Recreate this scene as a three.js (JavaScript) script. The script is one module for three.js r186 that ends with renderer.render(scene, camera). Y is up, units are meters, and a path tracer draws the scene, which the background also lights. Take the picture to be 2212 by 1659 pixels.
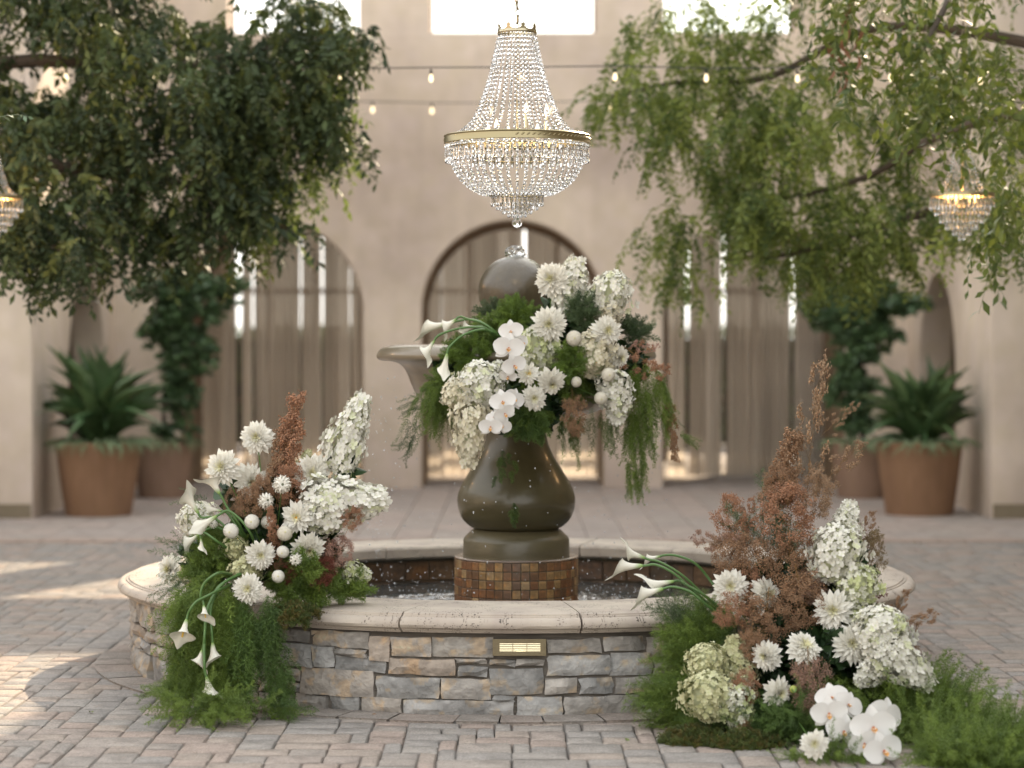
import * as THREE from 'three';
import { mergeGeometries, mergeVertices, toCreasedNormals } from 'three/addons/utils/BufferGeometryUtils.js';
import { RoundedBoxGeometry } from 'three/addons/geometries/RoundedBoxGeometry.js';
import { ImprovedNoise } from 'three/addons/math/ImprovedNoise.js';

// ---------------------------------------------------------------- camera, sky, sun, exposure
const scene = new THREE.Scene();
const EYE = 1.82, F = 5044, W2 = 1106, H2 = 829.5, PITCH = Math.atan(89.5 / F);
const camera = new THREE.PerspectiveCamera(2 * Math.atan(H2 / F) * 180 / Math.PI, 4 / 3, 0.1, 400);
camera.position.set(0, EYE, 0);
camera.rotation.x = -PITCH;
camera.focus = 11.7;
camera.userData.fStop = 1.3;
scene.add(camera);

const SUN_AZ = 24 * Math.PI / 180, SUN_EL = 28 * Math.PI / 180;      // behind the far wall, to its right
const SUN = new THREE.Vector3(Math.sin(SUN_AZ) * Math.cos(SUN_EL), Math.sin(SUN_EL), -Math.cos(SUN_AZ) * Math.cos(SUN_EL));
{
  const w = 256, h = 128, d = new Float32Array(w * h * 4), v = new THREE.Vector3();
  for (let j = 0; j < h; j++) for (let i = 0; i < w; i++) {
    const el = ((j + 0.5) / h - 0.5) * Math.PI, az = ((i + 0.5) / w - 0.5) * 2 * Math.PI;
    v.set(Math.cos(el) * Math.cos(az), Math.sin(el), Math.cos(el) * Math.sin(az));
    const t = Math.pow(Math.max(0, v.y), 0.55), c = Math.max(0, v.dot(SUN));
    const glow = 0.9 * Math.pow(c, 6) + 2.2 * Math.pow(c, 60);
    const o = (j * w + i) * 4, g = v.y < 0 ? 0.45 : 1;
    d[o] = g * (1.16 - 0.39 * t + glow); d[o + 1] = g * (1.12 - 0.325 * t + glow * 0.94); d[o + 2] = g * (1.04 - 0.20 * t + glow * 0.82); d[o + 3] = 1;
  }
  const sky = new THREE.DataTexture(d, w, h, THREE.RGBAFormat, THREE.FloatType);
  sky.mapping = THREE.EquirectangularReflectionMapping; sky.magFilter = sky.minFilter = THREE.LinearFilter; sky.needsUpdate = true;
  scene.background = sky; scene.environment = sky;
}
const sun = new THREE.DirectionalLight(0xffe6c4, 4.6);
sun.position.copy(SUN).multiplyScalar(60).add(new THREE.Vector3(0, 0, -16)); sun.target.position.set(0, 0, -16);
sun.castShadow = true; sun.shadow.mapSize.set(4096, 4096);
Object.assign(sun.shadow.camera, { left: -16, right: 16, top: 16, bottom: -16, near: 1, far: 120 });
scene.add(sun, sun.target);
const EXPOSURE = 2.2;

// ---------------------------------------------------------------- helpers
const rng = (a) => () => { a |= 0; a = a + 0x6D2B79F5 | 0; let t = Math.imul(a ^ a >>> 15, 1 | a); t = t + Math.imul(t ^ t >>> 7, 61 | t) ^ t; return ((t ^ t >>> 14) >>> 0) / 4294967296; };
const R = rng(20240611);
const rr = (a, b) => a + (b - a) * R();
const pick = (a) => a[Math.floor(R() * a.length)];
const V = (x, y, z) => new THREE.Vector3(x, y, z);
const noise = new ImprovedNoise(), N3 = (x, y, z) => noise.noise(x, y, z);
const clamp = (x, a, b) => Math.min(b, Math.max(a, x)), lerp = (a, b, t) => a + (b - a) * t, smooth = (a, b, x) => { const t = clamp((x - a) / (b - a), 0, 1); return t * t * (3 - 2 * t); };
// the point at that distance in front of the photographer which is seen in that direction (surveyed on a 2212 x 1659 print)
const D = (px, py, depth) => {
  const x = (px - W2) / F, y = -(py - H2) / F, c = Math.cos(PITCH), s = Math.sin(PITCH), dy = y * c - s, dz = -y * s - c;
  const k = depth / -dz; return V(x * k, EYE + dy * k, -depth);
};
const used = {};
const numbered = (n) => { const k = used[n] = (used[n] ?? -1) + 1; return k ? n + '_' + String(k).padStart(3, '0') : n; };
function meta(o, label, category, group, kind) {
  if (label) o.userData.label = label;
  if (category) o.userData.category = category;
  if (group) o.userData.group = group;
  if (kind) o.userData.kind = kind;
  return o;
}
function thing(name, label, category, group, pos) {
  const g = new THREE.Group(); g.name = numbered(name); if (pos) g.position.copy(pos);
  scene.add(g); return meta(g, label, category, group);
}
function mesh(name, geo, mat, parent = scene) {
  const m = new THREE.Mesh(geo, mat); m.name = parent === scene ? numbered(name) : name;
  m.castShadow = m.receiveShadow = true; parent.add(m); return m;
}
function copies(name, geo, mat, mats, parent, colors) {
  const m = new THREE.InstancedMesh(geo, mat, mats.length); m.name = parent === scene ? numbered(name) : name;
  mats.forEach((x, i) => { m.setMatrixAt(i, x); if (colors) m.setColorAt(i, colors[i]); });
  m.castShadow = m.receiveShadow = true; m.userData.kind = 'stuff'; parent.add(m); return m;
}
const RGB = (r, g, b) => new THREE.Color().setRGB(r, g, b);
const mat = (c, rough = 0.8, o = {}) => new THREE.MeshPhysicalMaterial({ color: Array.isArray(c) ? RGB(...c) : c, roughness: rough, side: THREE.DoubleSide, ...o });
// tileable noise for textures
function lattice(seed, n) { const r = rng(seed), a = new Float32Array(n * n); for (let i = 0; i < a.length; i++) a[i] = r(); return a; }
const LAT = [lattice(1, 256), lattice(2, 256), lattice(3, 256)];
function tnoise(u, v, per, k = 0) {        // u, v in 0..1, per cells across
  const x = u * per, y = v * per, xi = Math.floor(x), yi = Math.floor(y), fx = x - xi, fy = y - yi, L = LAT[k];
  const sx = fx * fx * (3 - 2 * fx), sy = fy * fy * (3 - 2 * fy), w = (a) => ((a % per) + per) % per;
  const g = (a, b) => L[(w(a) * 131 + w(b) * 17 + per * 7) % 256 * 256 + (w(b) * 59 + w(a) * 3) % 256];
  return lerp(lerp(g(xi, yi), g(xi + 1, yi), sx), lerp(g(xi, yi + 1), g(xi + 1, yi + 1), sx), sy);
}
const tfbm = (u, v, per, oct = 4, k = 0) => { let s = 0, a = 0.5, t = 0; for (let i = 0; i < oct; i++) { s += a * tnoise(u, v, per << i, (k + i) % 3); t += a; a *= 0.55; } return s / t; };
function tex(n, fn, srgb = true, m = n) {
  const d = new Uint8Array(n * m * 4);
  for (let j = 0; j < m; j++) for (let i = 0; i < n; i++) {
    const c = fn((i + 0.5) / n, (j + 0.5) / m), o = (j * n + i) * 4;
    for (let k = 0; k < 3; k++) d[o + k] = clamp(Math.round(255 * (Array.isArray(c) ? c[k] : c)), 0, 255);
    d[o + 3] = 255;
  }
  const t = new THREE.DataTexture(d, n, m); t.wrapS = t.wrapT = THREE.RepeatWrapping; t.magFilter = THREE.LinearFilter; t.minFilter = THREE.LinearMipmapLinearFilter;
  if (srgb) t.colorSpace = THREE.SRGBColorSpace; t.needsUpdate = true; return t;
}
const rep = (t, x, y = x) => { const c = t.clone(); c.repeat.set(x, y); c.needsUpdate = true; return c; };
// uv in metres from the place and the way a face looks
function boxUV(g, s = 1, ox = 0, oy = 0) {
  const p = g.attributes.position, n = g.attributes.normal, uv = new Float32Array(p.count * 2);
  for (let i = 0; i < p.count; i++) {
    const ax = Math.abs(n.getX(i)), ay = Math.abs(n.getY(i)), az = Math.abs(n.getZ(i));
    let u, v; if (ay >= ax && ay >= az) { u = p.getX(i); v = p.getZ(i); } else if (ax > az) { u = p.getZ(i); v = p.getY(i); } else { u = p.getX(i); v = p.getY(i); }
    uv[2 * i] = (u + ox) * s; uv[2 * i + 1] = (v + oy) * s;
  }
  g.setAttribute('uv', new THREE.BufferAttribute(uv, 2)); return g;
}
const bare = (g) => { g = g.index ? g.toNonIndexed() : g; for (const k of Object.keys(g.attributes)) if (!['position', 'normal', 'uv'].includes(k)) g.deleteAttribute(k); if (!g.attributes.uv) g.setAttribute('uv', new THREE.BufferAttribute(new Float32Array(g.attributes.position.count * 2), 2)); return g; };
const merge = (a) => mergeGeometries(a.map(bare));
const M4 = (p, q, s) => new THREE.Matrix4().compose(p, q ?? new THREE.Quaternion(), typeof s === 'number' ? V(s, s, s) : s ?? V(1, 1, 1));
const box = (w, h, d, x = 0, y = 0, z = 0) => new THREE.BoxGeometry(w, h, d).translate(x, y, z);
const qTo = (dir, from = V(0, 1, 0)) => new THREE.Quaternion().setFromUnitVectors(from, dir.clone().normalize());
function bar(a, b, r, seg = 6, r2 = r) { const d = b.clone().sub(a), g = new THREE.CylinderGeometry(r2, r, d.length(), seg, 1); g.translate(0, d.length() / 2, 0); g.applyQuaternion(qTo(d)); return g.translate(a.x, a.y, a.z); }
function tube(pts, r0, r1 = r0, seg = 12, rad = 6) {       // tapering tube through points
  const c = new THREE.CatmullRomCurve3(pts), g = new THREE.TubeGeometry(c, seg, 1, rad, false), p = g.attributes.position;
  for (let i = 0; i <= seg; i++) { const q = c.getPointAt(i / seg), r = lerp(r0, r1, i / seg); for (let j = 0; j <= rad; j++) { const k = i * (rad + 1) + j; p.setXYZ(k, q.x + (p.getX(k) - q.x) * r, q.y + (p.getY(k) - q.y) * r, q.z + (p.getZ(k) - q.z) * r); } }
  return g;
}
// triangles gathered by hand
class Tris {
  constructor() { this.p = []; this.c = []; this.n = 0; }
  tri(a, b, c) { this.p.push(a.x, a.y, a.z, b.x, b.y, b.z, c.x, c.y, c.z); }
  quad(a, b, c, d) { this.tri(a, b, c); this.tri(a, c, d); }
  geo() { const g = new THREE.BufferGeometry(); g.setAttribute('position', new THREE.Float32BufferAttribute(this.p, 3)); g.computeVertexNormals(); return bare(g); }
}

// ---------------------------------------------------------------- textures
const T = {};
T.stucco = tex(1024, (u, v) => { const a = tfbm(u, v, 3, 5), b = tfbm(u, v, 24, 3, 1), s = tnoise(u, v * 0.25 + 0.13, 40, 2), k = 0.88 + 0.27 * (a - 0.5) + 0.05 * (b - 0.5) + 0.035 * (s - 0.5); return [k, k * (0.985 + 0.03 * (a - 0.5)), k * (0.97 + 0.05 * (b - 0.5))]; });
T.stuccoBump = tex(512, (u, v) => tfbm(u, v, 10, 5), false);
T.grain = tex(512, (u, v) => { const a = tfbm(u, v, 5, 4), b = tfbm(u, v, 60, 2, 1), k = 0.83 + 0.22 * (a - 0.5) + 0.26 * (b - 0.5); const dark = tnoise(u, v, 90, 2) > 0.93 ? 0.78 : 1; return [k * dark, k * dark * 0.99, k * dark * 0.98]; });
T.grainBump = tex(512, (u, v) => 0.6 * tfbm(u, v, 14, 4) + 0.4 * tfbm(u, v, 90, 2, 2), false);
T.pits = tex(1024, (u, v) => { const a = tfbm(u, v, 4, 5), c = tnoise(u * 1, v, 150, 1), m = smooth(0.5, 0.66, tfbm(u, v, 6, 3, 2)), pit = c > 0.9 - 0.1 * m ? 0.55 : 1, k = (0.87 + 0.22 * (a - 0.5)) * lerp(1, pit, 0.25 + 0.75 * m); return [k, k * (0.98 + 0.03 * (a - 0.5)), k * 0.955]; });
T.pitsBump = tex(1024, (u, v) => { const c = tnoise(u, v, 150, 1), m = smooth(0.5, 0.66, tfbm(u, v, 6, 3, 2)); return 0.7 + 0.3 * tfbm(u, v, 20, 3) - (c > 0.9 - 0.1 * m ? 0.5 * (0.25 + 0.75 * m) : 0); }, false);
T.stone = tex(1024, (u, v) => { const a = tfbm(u, v, 4, 5), b = tfbm(u * 1, v, 9, 4, 1), st = tfbm(u * 0.5 + 0.02 * a, v * 1, 28, 3, 2), k = 0.8 + 0.42 * (a - 0.5) + 0.25 * (st - 0.5), w = smooth(0.55, 0.75, b); return [k * (1 + 0.12 * w), k * (0.99 + 0.04 * w), k * (0.99 - 0.06 * w)]; });
T.stoneBump = tex(1024, (u, v) => { const a = tfbm(u, v, 6, 5), r = 1 - Math.abs(2 * tfbm(u + 0.05 * a, v, 7, 4, 1) - 1); return 0.5 * a + 0.5 * r * r; }, false);
T.weave = tex(256, (u, v) => { const k = 0.9 + 0.1 * Math.sin(u * 400) * Math.sin(v * 400) + 0.1 * (tfbm(u, v * 0.2, 20, 2) - 0.5); return [k, k, k]; });
// ================================================================ the courtyard's walls
const M = {};
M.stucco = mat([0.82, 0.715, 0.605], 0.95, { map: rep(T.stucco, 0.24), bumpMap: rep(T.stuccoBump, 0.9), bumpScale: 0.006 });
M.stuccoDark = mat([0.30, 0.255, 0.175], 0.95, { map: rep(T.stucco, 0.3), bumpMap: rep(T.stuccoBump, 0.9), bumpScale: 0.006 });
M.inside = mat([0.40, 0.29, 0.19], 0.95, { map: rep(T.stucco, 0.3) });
M.timber = mat([0.16, 0.10, 0.06], 0.7, { map: rep(T.grain, 1.5), bumpMap: rep(T.grainBump, 3), bumpScale: 0.003 });
const BACK = -29;
const archPath = (cx, hw, spring, base = -0.2) => { const p = new THREE.Path(); p.moveTo(cx - hw, base); p.lineTo(cx - hw, spring); p.absarc(cx, spring, hw, Math.PI, 0, true); p.lineTo(cx + hw, base); p.lineTo(cx - hw, base); return p; };
const ARCHX = [-2.99, 0.012, 3.012], AHW = 1.165, ASPR = 2.2;
function wallWith(outline, holes, depth, bevel = 0.03) {
  const s = new THREE.Shape(outline); s.holes.push(...holes);
  const g = new THREE.ExtrudeGeometry(s, { depth: depth - 2 * bevel, bevelEnabled: true, bevelSize: bevel, bevelThickness: bevel, bevelSegments: 3, curveSegments: 40 });
  return g.translate(0, 0, bevel);
}
{
  const w = thing('courtyard_wall', 'pinkish beige stucco rear wall with three curtained arches and three high openings', 'wall');
  const win = (x0, x1) => { const p = new THREE.Path(); p.moveTo(x0, 5.63); p.lineTo(x0, 7.7); p.lineTo(x1, 7.7); p.lineTo(x1, 5.63); p.lineTo(x0, 5.63); return p; };
  // the arches reach the ground, so they are part of the outline
  const P = []; const x0 = -6.4, x1 = 6.4; P.push(new THREE.Vector2(x0, -0.05));
  for (const cx of ARCHX) { P.push(new THREE.Vector2(cx - AHW, -0.05)); for (let i = 0; i <= 40; i++) { const a = Math.PI * (1 - i / 40); P.push(new THREE.Vector2(cx + AHW * Math.cos(a), ASPR + AHW * Math.sin(a))); } P.push(new THREE.Vector2(cx + AHW, -0.05)); }
  P.push(new THREE.Vector2(x1, -0.05), new THREE.Vector2(x1, 8.7), new THREE.Vector2(x0, 8.7));
  const g = wallWith(P, [win(-3.56, -1.86), win(-1.05, 1.075), win(1.85, 3.56)], 0.8, 0.035).translate(0, 0, BACK - 0.8);
  mesh('wall_face', boxUV(toCreasedNormals(g, 0.7)), M.stucco, w);
  mesh('coping', boxUV(box(13, 0.18, 1.0, 0, 8.82, BACK - 0.4)), M.stucco, w);
  // brown lining of the three arches
  for (const cx of ARCHX) { const r1 = AHW - 0.033, r0 = r1 - 0.012, s = new THREE.Shape(); s.moveTo(cx - r1, 0.02); s.lineTo(cx - r1, ASPR); s.absarc(cx, ASPR, r1, Math.PI, 0, true); s.lineTo(cx + r1, 0.02); s.lineTo(cx + r0, 0.02); s.lineTo(cx + r0, ASPR); s.absarc(cx, ASPR, r0, 0, Math.PI, false); s.lineTo(cx - r0, 0.012); s.closePath(); mesh('arch_lining', boxUV(new THREE.ExtrudeGeometry(s, { depth: 1.88, bevelEnabled: false, curveSegments: 40 }).translate(0, 0, BACK - 2.0)), M.lining ??= mat([0.42, 0.30, 0.19], 0.85, { map: rep(T.grain, 1.2) }), w); }
  // timber jambs of the high openings
  for (const [a, b] of [[-3.56, -1.86], [-1.05, 1.075], [1.85, 3.56]]) for (const x of [a + 0.035, b - 0.035]) mesh('jamb', boxUV(box(0.05, 1.93, 0.45, x + (x > (a + b) / 2 ? 0.012 : -0.012), 6.7, BACK - 0.5)), M.timber, w);
}
// the loggia behind the arches
{
  const l = thing('loggia', 'dim roofed passage behind the curtained arches, open to daylight at its rear', 'building');
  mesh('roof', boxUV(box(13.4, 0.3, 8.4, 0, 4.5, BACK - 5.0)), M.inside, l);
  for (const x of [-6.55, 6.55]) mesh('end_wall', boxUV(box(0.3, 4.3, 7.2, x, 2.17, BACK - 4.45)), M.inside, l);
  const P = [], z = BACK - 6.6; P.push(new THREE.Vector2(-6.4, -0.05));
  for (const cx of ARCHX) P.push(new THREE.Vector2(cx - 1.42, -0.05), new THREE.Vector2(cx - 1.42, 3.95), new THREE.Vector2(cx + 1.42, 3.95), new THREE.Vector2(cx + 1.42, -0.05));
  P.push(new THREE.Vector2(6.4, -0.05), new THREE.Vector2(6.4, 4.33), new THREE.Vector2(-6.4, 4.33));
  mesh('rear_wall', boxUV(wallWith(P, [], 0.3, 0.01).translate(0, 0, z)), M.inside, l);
  for (const cx of ARCHX) {
    const f = mesh('window_frame', merge([box(0.09, 3.9, 0.1, cx - 1.36, 1.95, z + 0.16), box(0.09, 3.9, 0.1, cx + 1.36, 1.95, z + 0.16), box(2.63, 0.09, 0.1, cx, 3.88, z + 0.16)]), M.timber, l);
    for (const dx of [-0.68, 0, 0.68]) mesh('mullion', box(0.07, 3.83, 0.08, cx + dx, 1.915, z + 0.16), M.timber, f);
    for (const y of [0.95, 2.6]) for (let k = 0; k < 4; k++) mesh('transom', box(0.585, 0.07, 0.078, cx - 1.015 + 0.68 * k + (k === 0 ? 0.002 : k === 3 ? -0.002 : 0), y, z + 0.16), M.timber, f);
  }
}
// side wings: hollow blocks with an arched opening towards the court
function wing(side, label) {
  const w = thing('side_wing', label, 'building');
  const X = side * 4.92, out = side * 9.5, zf = -24, zb = BACK + 0.002;
  // inner wall: drawn in (depth, height) and turned; opening from 25.9 to 28.3
  const P = []; const c = -27.08, hw = 1.18, spr = 1.46; P.push(new THREE.Vector2(zb, -0.05)); P.push(new THREE.Vector2(c - hw, -0.05));
  for (let i = 0; i <= 36; i++) { const a = Math.PI * (1 - i / 36); P.push(new THREE.Vector2(c + hw * Math.cos(a), spr + hw * Math.sin(a))); }
  P.push(new THREE.Vector2(c + hw, -0.05), new THREE.Vector2(zf, -0.05), new THREE.Vector2(zf, 9), new THREE.Vector2(zb, 9));
  const g = wallWith(P, [], 0.4, 0.025);                 // x = depth axis, z = thickness
  g.rotateY(-Math.PI / 2);                               // (x, y, z) -> (-z, y, x)
  g.translate(side > 0 ? X + 0.4 : X, 0, 0);
  mesh('court_wall', boxUV(toCreasedNormals(g, 0.7)), M.stucco, w);
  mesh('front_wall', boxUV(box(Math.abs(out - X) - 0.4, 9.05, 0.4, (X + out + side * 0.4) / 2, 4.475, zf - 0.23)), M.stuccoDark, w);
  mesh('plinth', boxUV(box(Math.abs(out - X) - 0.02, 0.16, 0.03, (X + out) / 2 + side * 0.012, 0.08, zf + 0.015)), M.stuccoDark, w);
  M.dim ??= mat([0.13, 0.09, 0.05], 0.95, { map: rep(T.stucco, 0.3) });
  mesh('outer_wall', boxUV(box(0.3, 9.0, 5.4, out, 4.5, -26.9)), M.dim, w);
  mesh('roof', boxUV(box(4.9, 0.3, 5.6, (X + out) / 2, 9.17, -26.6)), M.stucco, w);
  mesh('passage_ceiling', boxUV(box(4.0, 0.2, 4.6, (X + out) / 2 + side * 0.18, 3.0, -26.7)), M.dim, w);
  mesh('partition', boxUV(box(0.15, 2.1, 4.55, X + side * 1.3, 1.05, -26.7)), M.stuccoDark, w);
}
wing(-1, 'beige stucco wing with a narrow dark archway, left of the court');
wing(1, 'beige stucco wing with a narrow dark archway, behind the hanging second chandelier at right');
// the house the photographer stands before: closes the court towards the lens side
{
  const b = thing('garden_wall', 'tall plain stucco wall along the open side of the courtyard', 'wall');
  mesh('wall_face', boxUV(box(0.4, 4.2, 22, -9.8, 2.1, -12.7)), M.stucco, b);
  const s = thing('side_building', 'tall plain stucco building closing the right side of the courtyard', 'building');
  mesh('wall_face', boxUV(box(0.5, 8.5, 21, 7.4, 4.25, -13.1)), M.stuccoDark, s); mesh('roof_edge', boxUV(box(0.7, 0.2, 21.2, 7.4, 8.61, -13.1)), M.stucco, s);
}
// curtains in the arches
M.sheer = mat([0.84, 0.75, 0.63], 0.95, { transmission: 0.55, thickness: 0, map: rep(T.weave, 6, 2) });
M.sheer2 = mat([0.88, 0.80, 0.69], 0.95, { transmission: 0.65, thickness: 0, map: rep(T.weave, 6, 2) });
function curtain(x0, x1, folds, seed, z, top = 3.5, pull = 0) {
  const nx = Math.round(folds * 10), ny = 14, w = x1 - x0, g = new THREE.PlaneGeometry(1, 1, nx, ny), p = g.attributes.position, q = rng(seed), ph = [q() * 9, q() * 9, q() * 9];
  for (let i = 0; i < p.count; i++) {
    const u = p.getX(i) + 0.5, v = p.getY(i) + 0.5, b = 1 - v;
    const uu = u + 0.035 * Math.sin(u * 9 + ph[0]) + 0.02 * b * Math.sin(u * 17 + ph[1]);
    const a = 0.035 + 0.045 * b, f = Math.sin(uu * folds * 6.283 + ph[2] + 0.5 * Math.sin(v * 3 + ph[1])) + 0.35 * Math.sin(uu * folds * 12.9 + ph[0]);
    p.setXYZ(i, x0 + w * u + pull * b * (0.5 - u) * w + 0.02 * Math.cos(uu * folds * 6.283 + ph[2]), 0.04 + (top - 0.04) * v, z + a * f);
  }
  g.computeVertexNormals(); return g;
}
{
  const rows = [
    ['left', 'sheer taupe curtain half drawn across the left archway, bright gaps beside its folds', [[-1.3, -0.655, 7], [-0.64, -0.48, 1.5], [-0.465, 0.17, 7], [0.175, 0.43, 3], [0.455, 0.63, 2], [0.65, 0.83, 2], [0.845, 1.3, 5]]],
    ['middle', 'sheer brown curtain hanging behind the fountain in the middle archway', [[-1.3, -0.97, 4], [-0.96, -0.60, 4], [-0.58, -0.235, 4], [-0.23, 0.145, 4], [0.15, 0.61, 5], [0.62, 1.3, 8]]],
    ['right', 'sheer taupe curtain across the right archway beneath the hanging foliage', [[-1.3, -0.99, 4], [-0.95, -0.70, 2], [-0.665, -0.485, 2], [-0.465, -0.19, 3], [-0.18, 0.73, 10], [0.74, 1.3, 7]]],
  ];
  rows.forEach(([k, label, ps], i) => {
    const t = thing('curtain', label, 'curtain', 'curtains in the courtyard arches');
    ps.forEach(([a, b, f], j) => { mesh('curtain_panel', curtain(ARCHX[i] + a, ARCHX[i] + b, f, 100 + i * 10 + j, BACK - 2.14 - 0.12 * (j % 2), 3.62, 0.04), j % 2 ? M.sheer2 : M.sheer, t); });
    mesh('curtain_rod', new THREE.CylinderGeometry(0.02, 0.02, 2.75, 10).rotateZ(Math.PI / 2).translate(ARCHX[i], 3.64, BACK - 2.2), M.timber, t);
  });
}

// ================================================================ ground and paving
M.sand = mat([0.33, 0.285, 0.25], 1, { map: rep(T.grain, 2) });
{ const g = mesh('ground', boxUV(new THREE.PlaneGeometry(400, 400).rotateX(-Math.PI / 2).translate(0, -0.055, -60)), M.sand); g.userData.kind = 'structure'; }
const PAVE = [[0.435, 0.378, 0.335], [0.41, 0.375, 0.34], [0.45, 0.388, 0.335], [0.395, 0.37, 0.34], [0.42, 0.378, 0.338], [0.455, 0.378, 0.328], [0.385, 0.364, 0.34]].map((c) => mat(c, 0.92, { map: rep(T.grain, 2.2), bumpMap: rep(T.grainBump, 4), bumpScale: 0.004 }));
// a tumbled paver: worn edges, top at y = 0
function paverGeo(w, d, seed) {
  const q = rng(seed), b = 0.0065, T0 = [], T1 = [], T2 = [], j = () => (q() - 0.5) * 0.005;
  for (const [sx, sz] of [[-1, -1], [1, -1], [1, 1], [-1, 1]]) {
    const x = sx * w / 2, z = sz * d / 2, cut = 0.006 + 0.009 * q();
    // two points at each rounded corner
    const c = sx * sz > 0 ? [[x - sx * cut, z], [x, z - sz * cut]].reverse() : [[x - sx * cut, z], [x, z - sz * cut]];
    const order = (sx * sz > 0) ? [[x, z - sz * cut], [x - sx * cut, z]] : [[x - sx * cut, z], [x, z - sz * cut]];
    for (const [ax, az] of order) { const jx = j(), jz = j(); T2.push(V(ax + jx, -0.05, az + jz)); T1.push(V(ax + jx, -b * (0.8 + 0.6 * q()), az + jz)); T0.push(V(ax + jx - sx * b * 1.15, 0.002 * (q() - 0.5), az + jz - sz * b * 1.15)); }
  }
  const t = new Tris(), n = 8;
  for (let i = 0; i < n; i++) { const k = (i + 1) % n; t.quad(T1[i], T1[k], T2[k], T2[i]); t.quad(T0[i], T0[k], T1[k], T1[i]); }
  const c = V(0, 0.001, 0); for (let i = 0; i < n; i++) t.tri(c, T0[(i + 1) % n], T0[i]);
  let g = new THREE.BufferGeometry(); g.setAttribute('position', new THREE.Float32BufferAttribute(t.p, 3)); g = mergeVertices(g, 1e-5); g = toCreasedNormals(g, 0.9);
  return g;
}
const CX = 0.025, CZ = -13.5;                    // the fountain's axis
{
  const pave = new THREE.Group(); pave.name = 'pavement'; pave.userData.kind = 'structure'; scene.add(pave);
  const U = 0.0825, nx = 150, nz = 170, x0 = -nx * U / 2, z0 = -21.22, grid = new Uint8Array(nx * nz), q = rng(77), list = [];
  const kinds = [[2, 2], [3, 2], [3, 2], [2, 3], [3, 3], [3, 2], [4, 3], [2, 2]];
  const free = (i, j, w, d) => { if (i + w > nx || j + d > nz) return false; for (let a = 0; a < w; a++) for (let b = 0; b < d; b++) if (grid[(j + b) * nx + i + a]) return false; return true; };
  for (let j = 0; j < nz; j++) for (let i = 0; i < nx; i++) {
    if (grid[j * nx + i]) continue;
    let k; for (let t = 0; t < 6 && !k; t++) { const c = kinds[Math.floor(q() * kinds.length)]; if (free(i, j, ...c)) k = c; }
    if (!k) for (const c of [[2, 2], [2, 3], [1, 3], [1, 2], [3, 1], [2, 1], [1, 1]]) if (free(i, j, ...c)) { k = c; break; }
    for (let a = 0; a < k[0]; a++) for (let b = 0; b < k[1]; b++) grid[(j + b) * nx + i + a] = 1;
    const cx = x0 + (i + k[0] / 2) * U, cz = z0 + (j + k[1] / 2) * U, w = k[0] * U, d = k[1] * U;
    if (Math.abs(cx) > 0.265 * -cz + 0.5 || cz > -8.9) continue;
    const rad = Math.hypot(Math.abs(cx - CX) - w / 2 * Math.sign(Math.max(0, Math.abs(cx - CX) - w / 2)), 0) && Math.min(...[[-1, -1], [1, -1], [1, 1], [-1, 1]].map(([a, b]) => Math.hypot(cx + a * w / 2 - CX, cz + b * d / 2 - CZ)));
    const far = Math.max(...[[-1, -1], [1, -1], [1, 1], [-1, 1]].map(([a, b]) => Math.hypot(cx + a * w / 2 - CX, cz + b * d / 2 - CZ))); if (far < 2.40 || rad < 2.2) { if (far > 2.40) list.push([cx + (cx - CX) / 2.3 * 0.0, cz, w, d, true]); continue; }
    list.push([cx, cz, w, d, false]);
  }
  const shared = {}; let n = 0; const rest = [];
  const seen = ([x, z]) => Math.abs(x) < 0.232 * -z && -z > 9.75;
  list.sort((a, b) => b[1] - a[1]);
  for (const [x, z, w, d] of list) {
    const key = Math.round(w / U) + 'x' + Math.round(d / U) + '_' + Math.floor(q() * 4);
    const g = shared[key] ??= paverGeo(w - 0.0022, d - 0.0022, 900 + Object.keys(shared).length);
    const tone = PAVE[Math.floor(clamp(0.5 + 0.5 * N3(x * 0.8, z * 0.8, 3) + (q() - 0.5) * 0.9, 0, 0.999) * PAVE.length)];
    const m = new THREE.Matrix4().makeRotationY((q() - 0.5) * 0.02 + (q() < 0.5 ? Math.PI : 0)).setPosition(x + (q() - 0.5) * 0.004, (q() - 0.5) * 0.004, z + (q() - 0.5) * 0.004);
    const tilt = new THREE.Matrix4().makeRotationFromEuler(new THREE.Euler((q() - 0.5) * 0.014, 0, (q() - 0.5) * 0.014)); m.multiply(tilt);
    if (seen([x, z]) && n < 300) {
      n++; const o = new THREE.Mesh(boxUV(g.clone().applyMatrix4(m), 1, q() * 5, q() * 5), tone); o.geometry.translate(-x, 0, -z); o.position.set(x, 0, z); o.name = 'paver'; o.castShadow = o.receiveShadow = true; pave.add(o);
    } else (rest[PAVE.indexOf(tone)] ??= []).push(boxUV(g.clone().applyMatrix4(m), 1, q() * 5, q() * 5));
  }
  rest.forEach((a, i) => { const o = mesh('pavers', merge(a), PAVE[i], pave); o.userData.kind = 'stuff'; });
  // a collar of cut pavers round the basin
  let th = 0; const q2 = rng(5);
  while (th < 6.2831) {
    let w = 0.08 + 0.07 * q2(); if (th + w > 6.15) w = 6.2831 - th; const s = new THREE.Shape(), a = th + 0.0016, b = th + w - 0.0016, r0 = 2.19, r1 = 2.405;
    s.absarc(0, 0, r1, a, b, false); s.absarc(0, 0, r0, b, a, true); s.closePath();
    const g = new THREE.ExtrudeGeometry(s, { depth: 0.03, bevelEnabled: true, bevelSize: -0.006, bevelThickness: 0.008, bevelSegments: 2, curveSegments: 4 }).rotateX(-Math.PI / 2).translate(CX, -0.026 + (q2() - 0.5) * 0.004, CZ);
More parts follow.
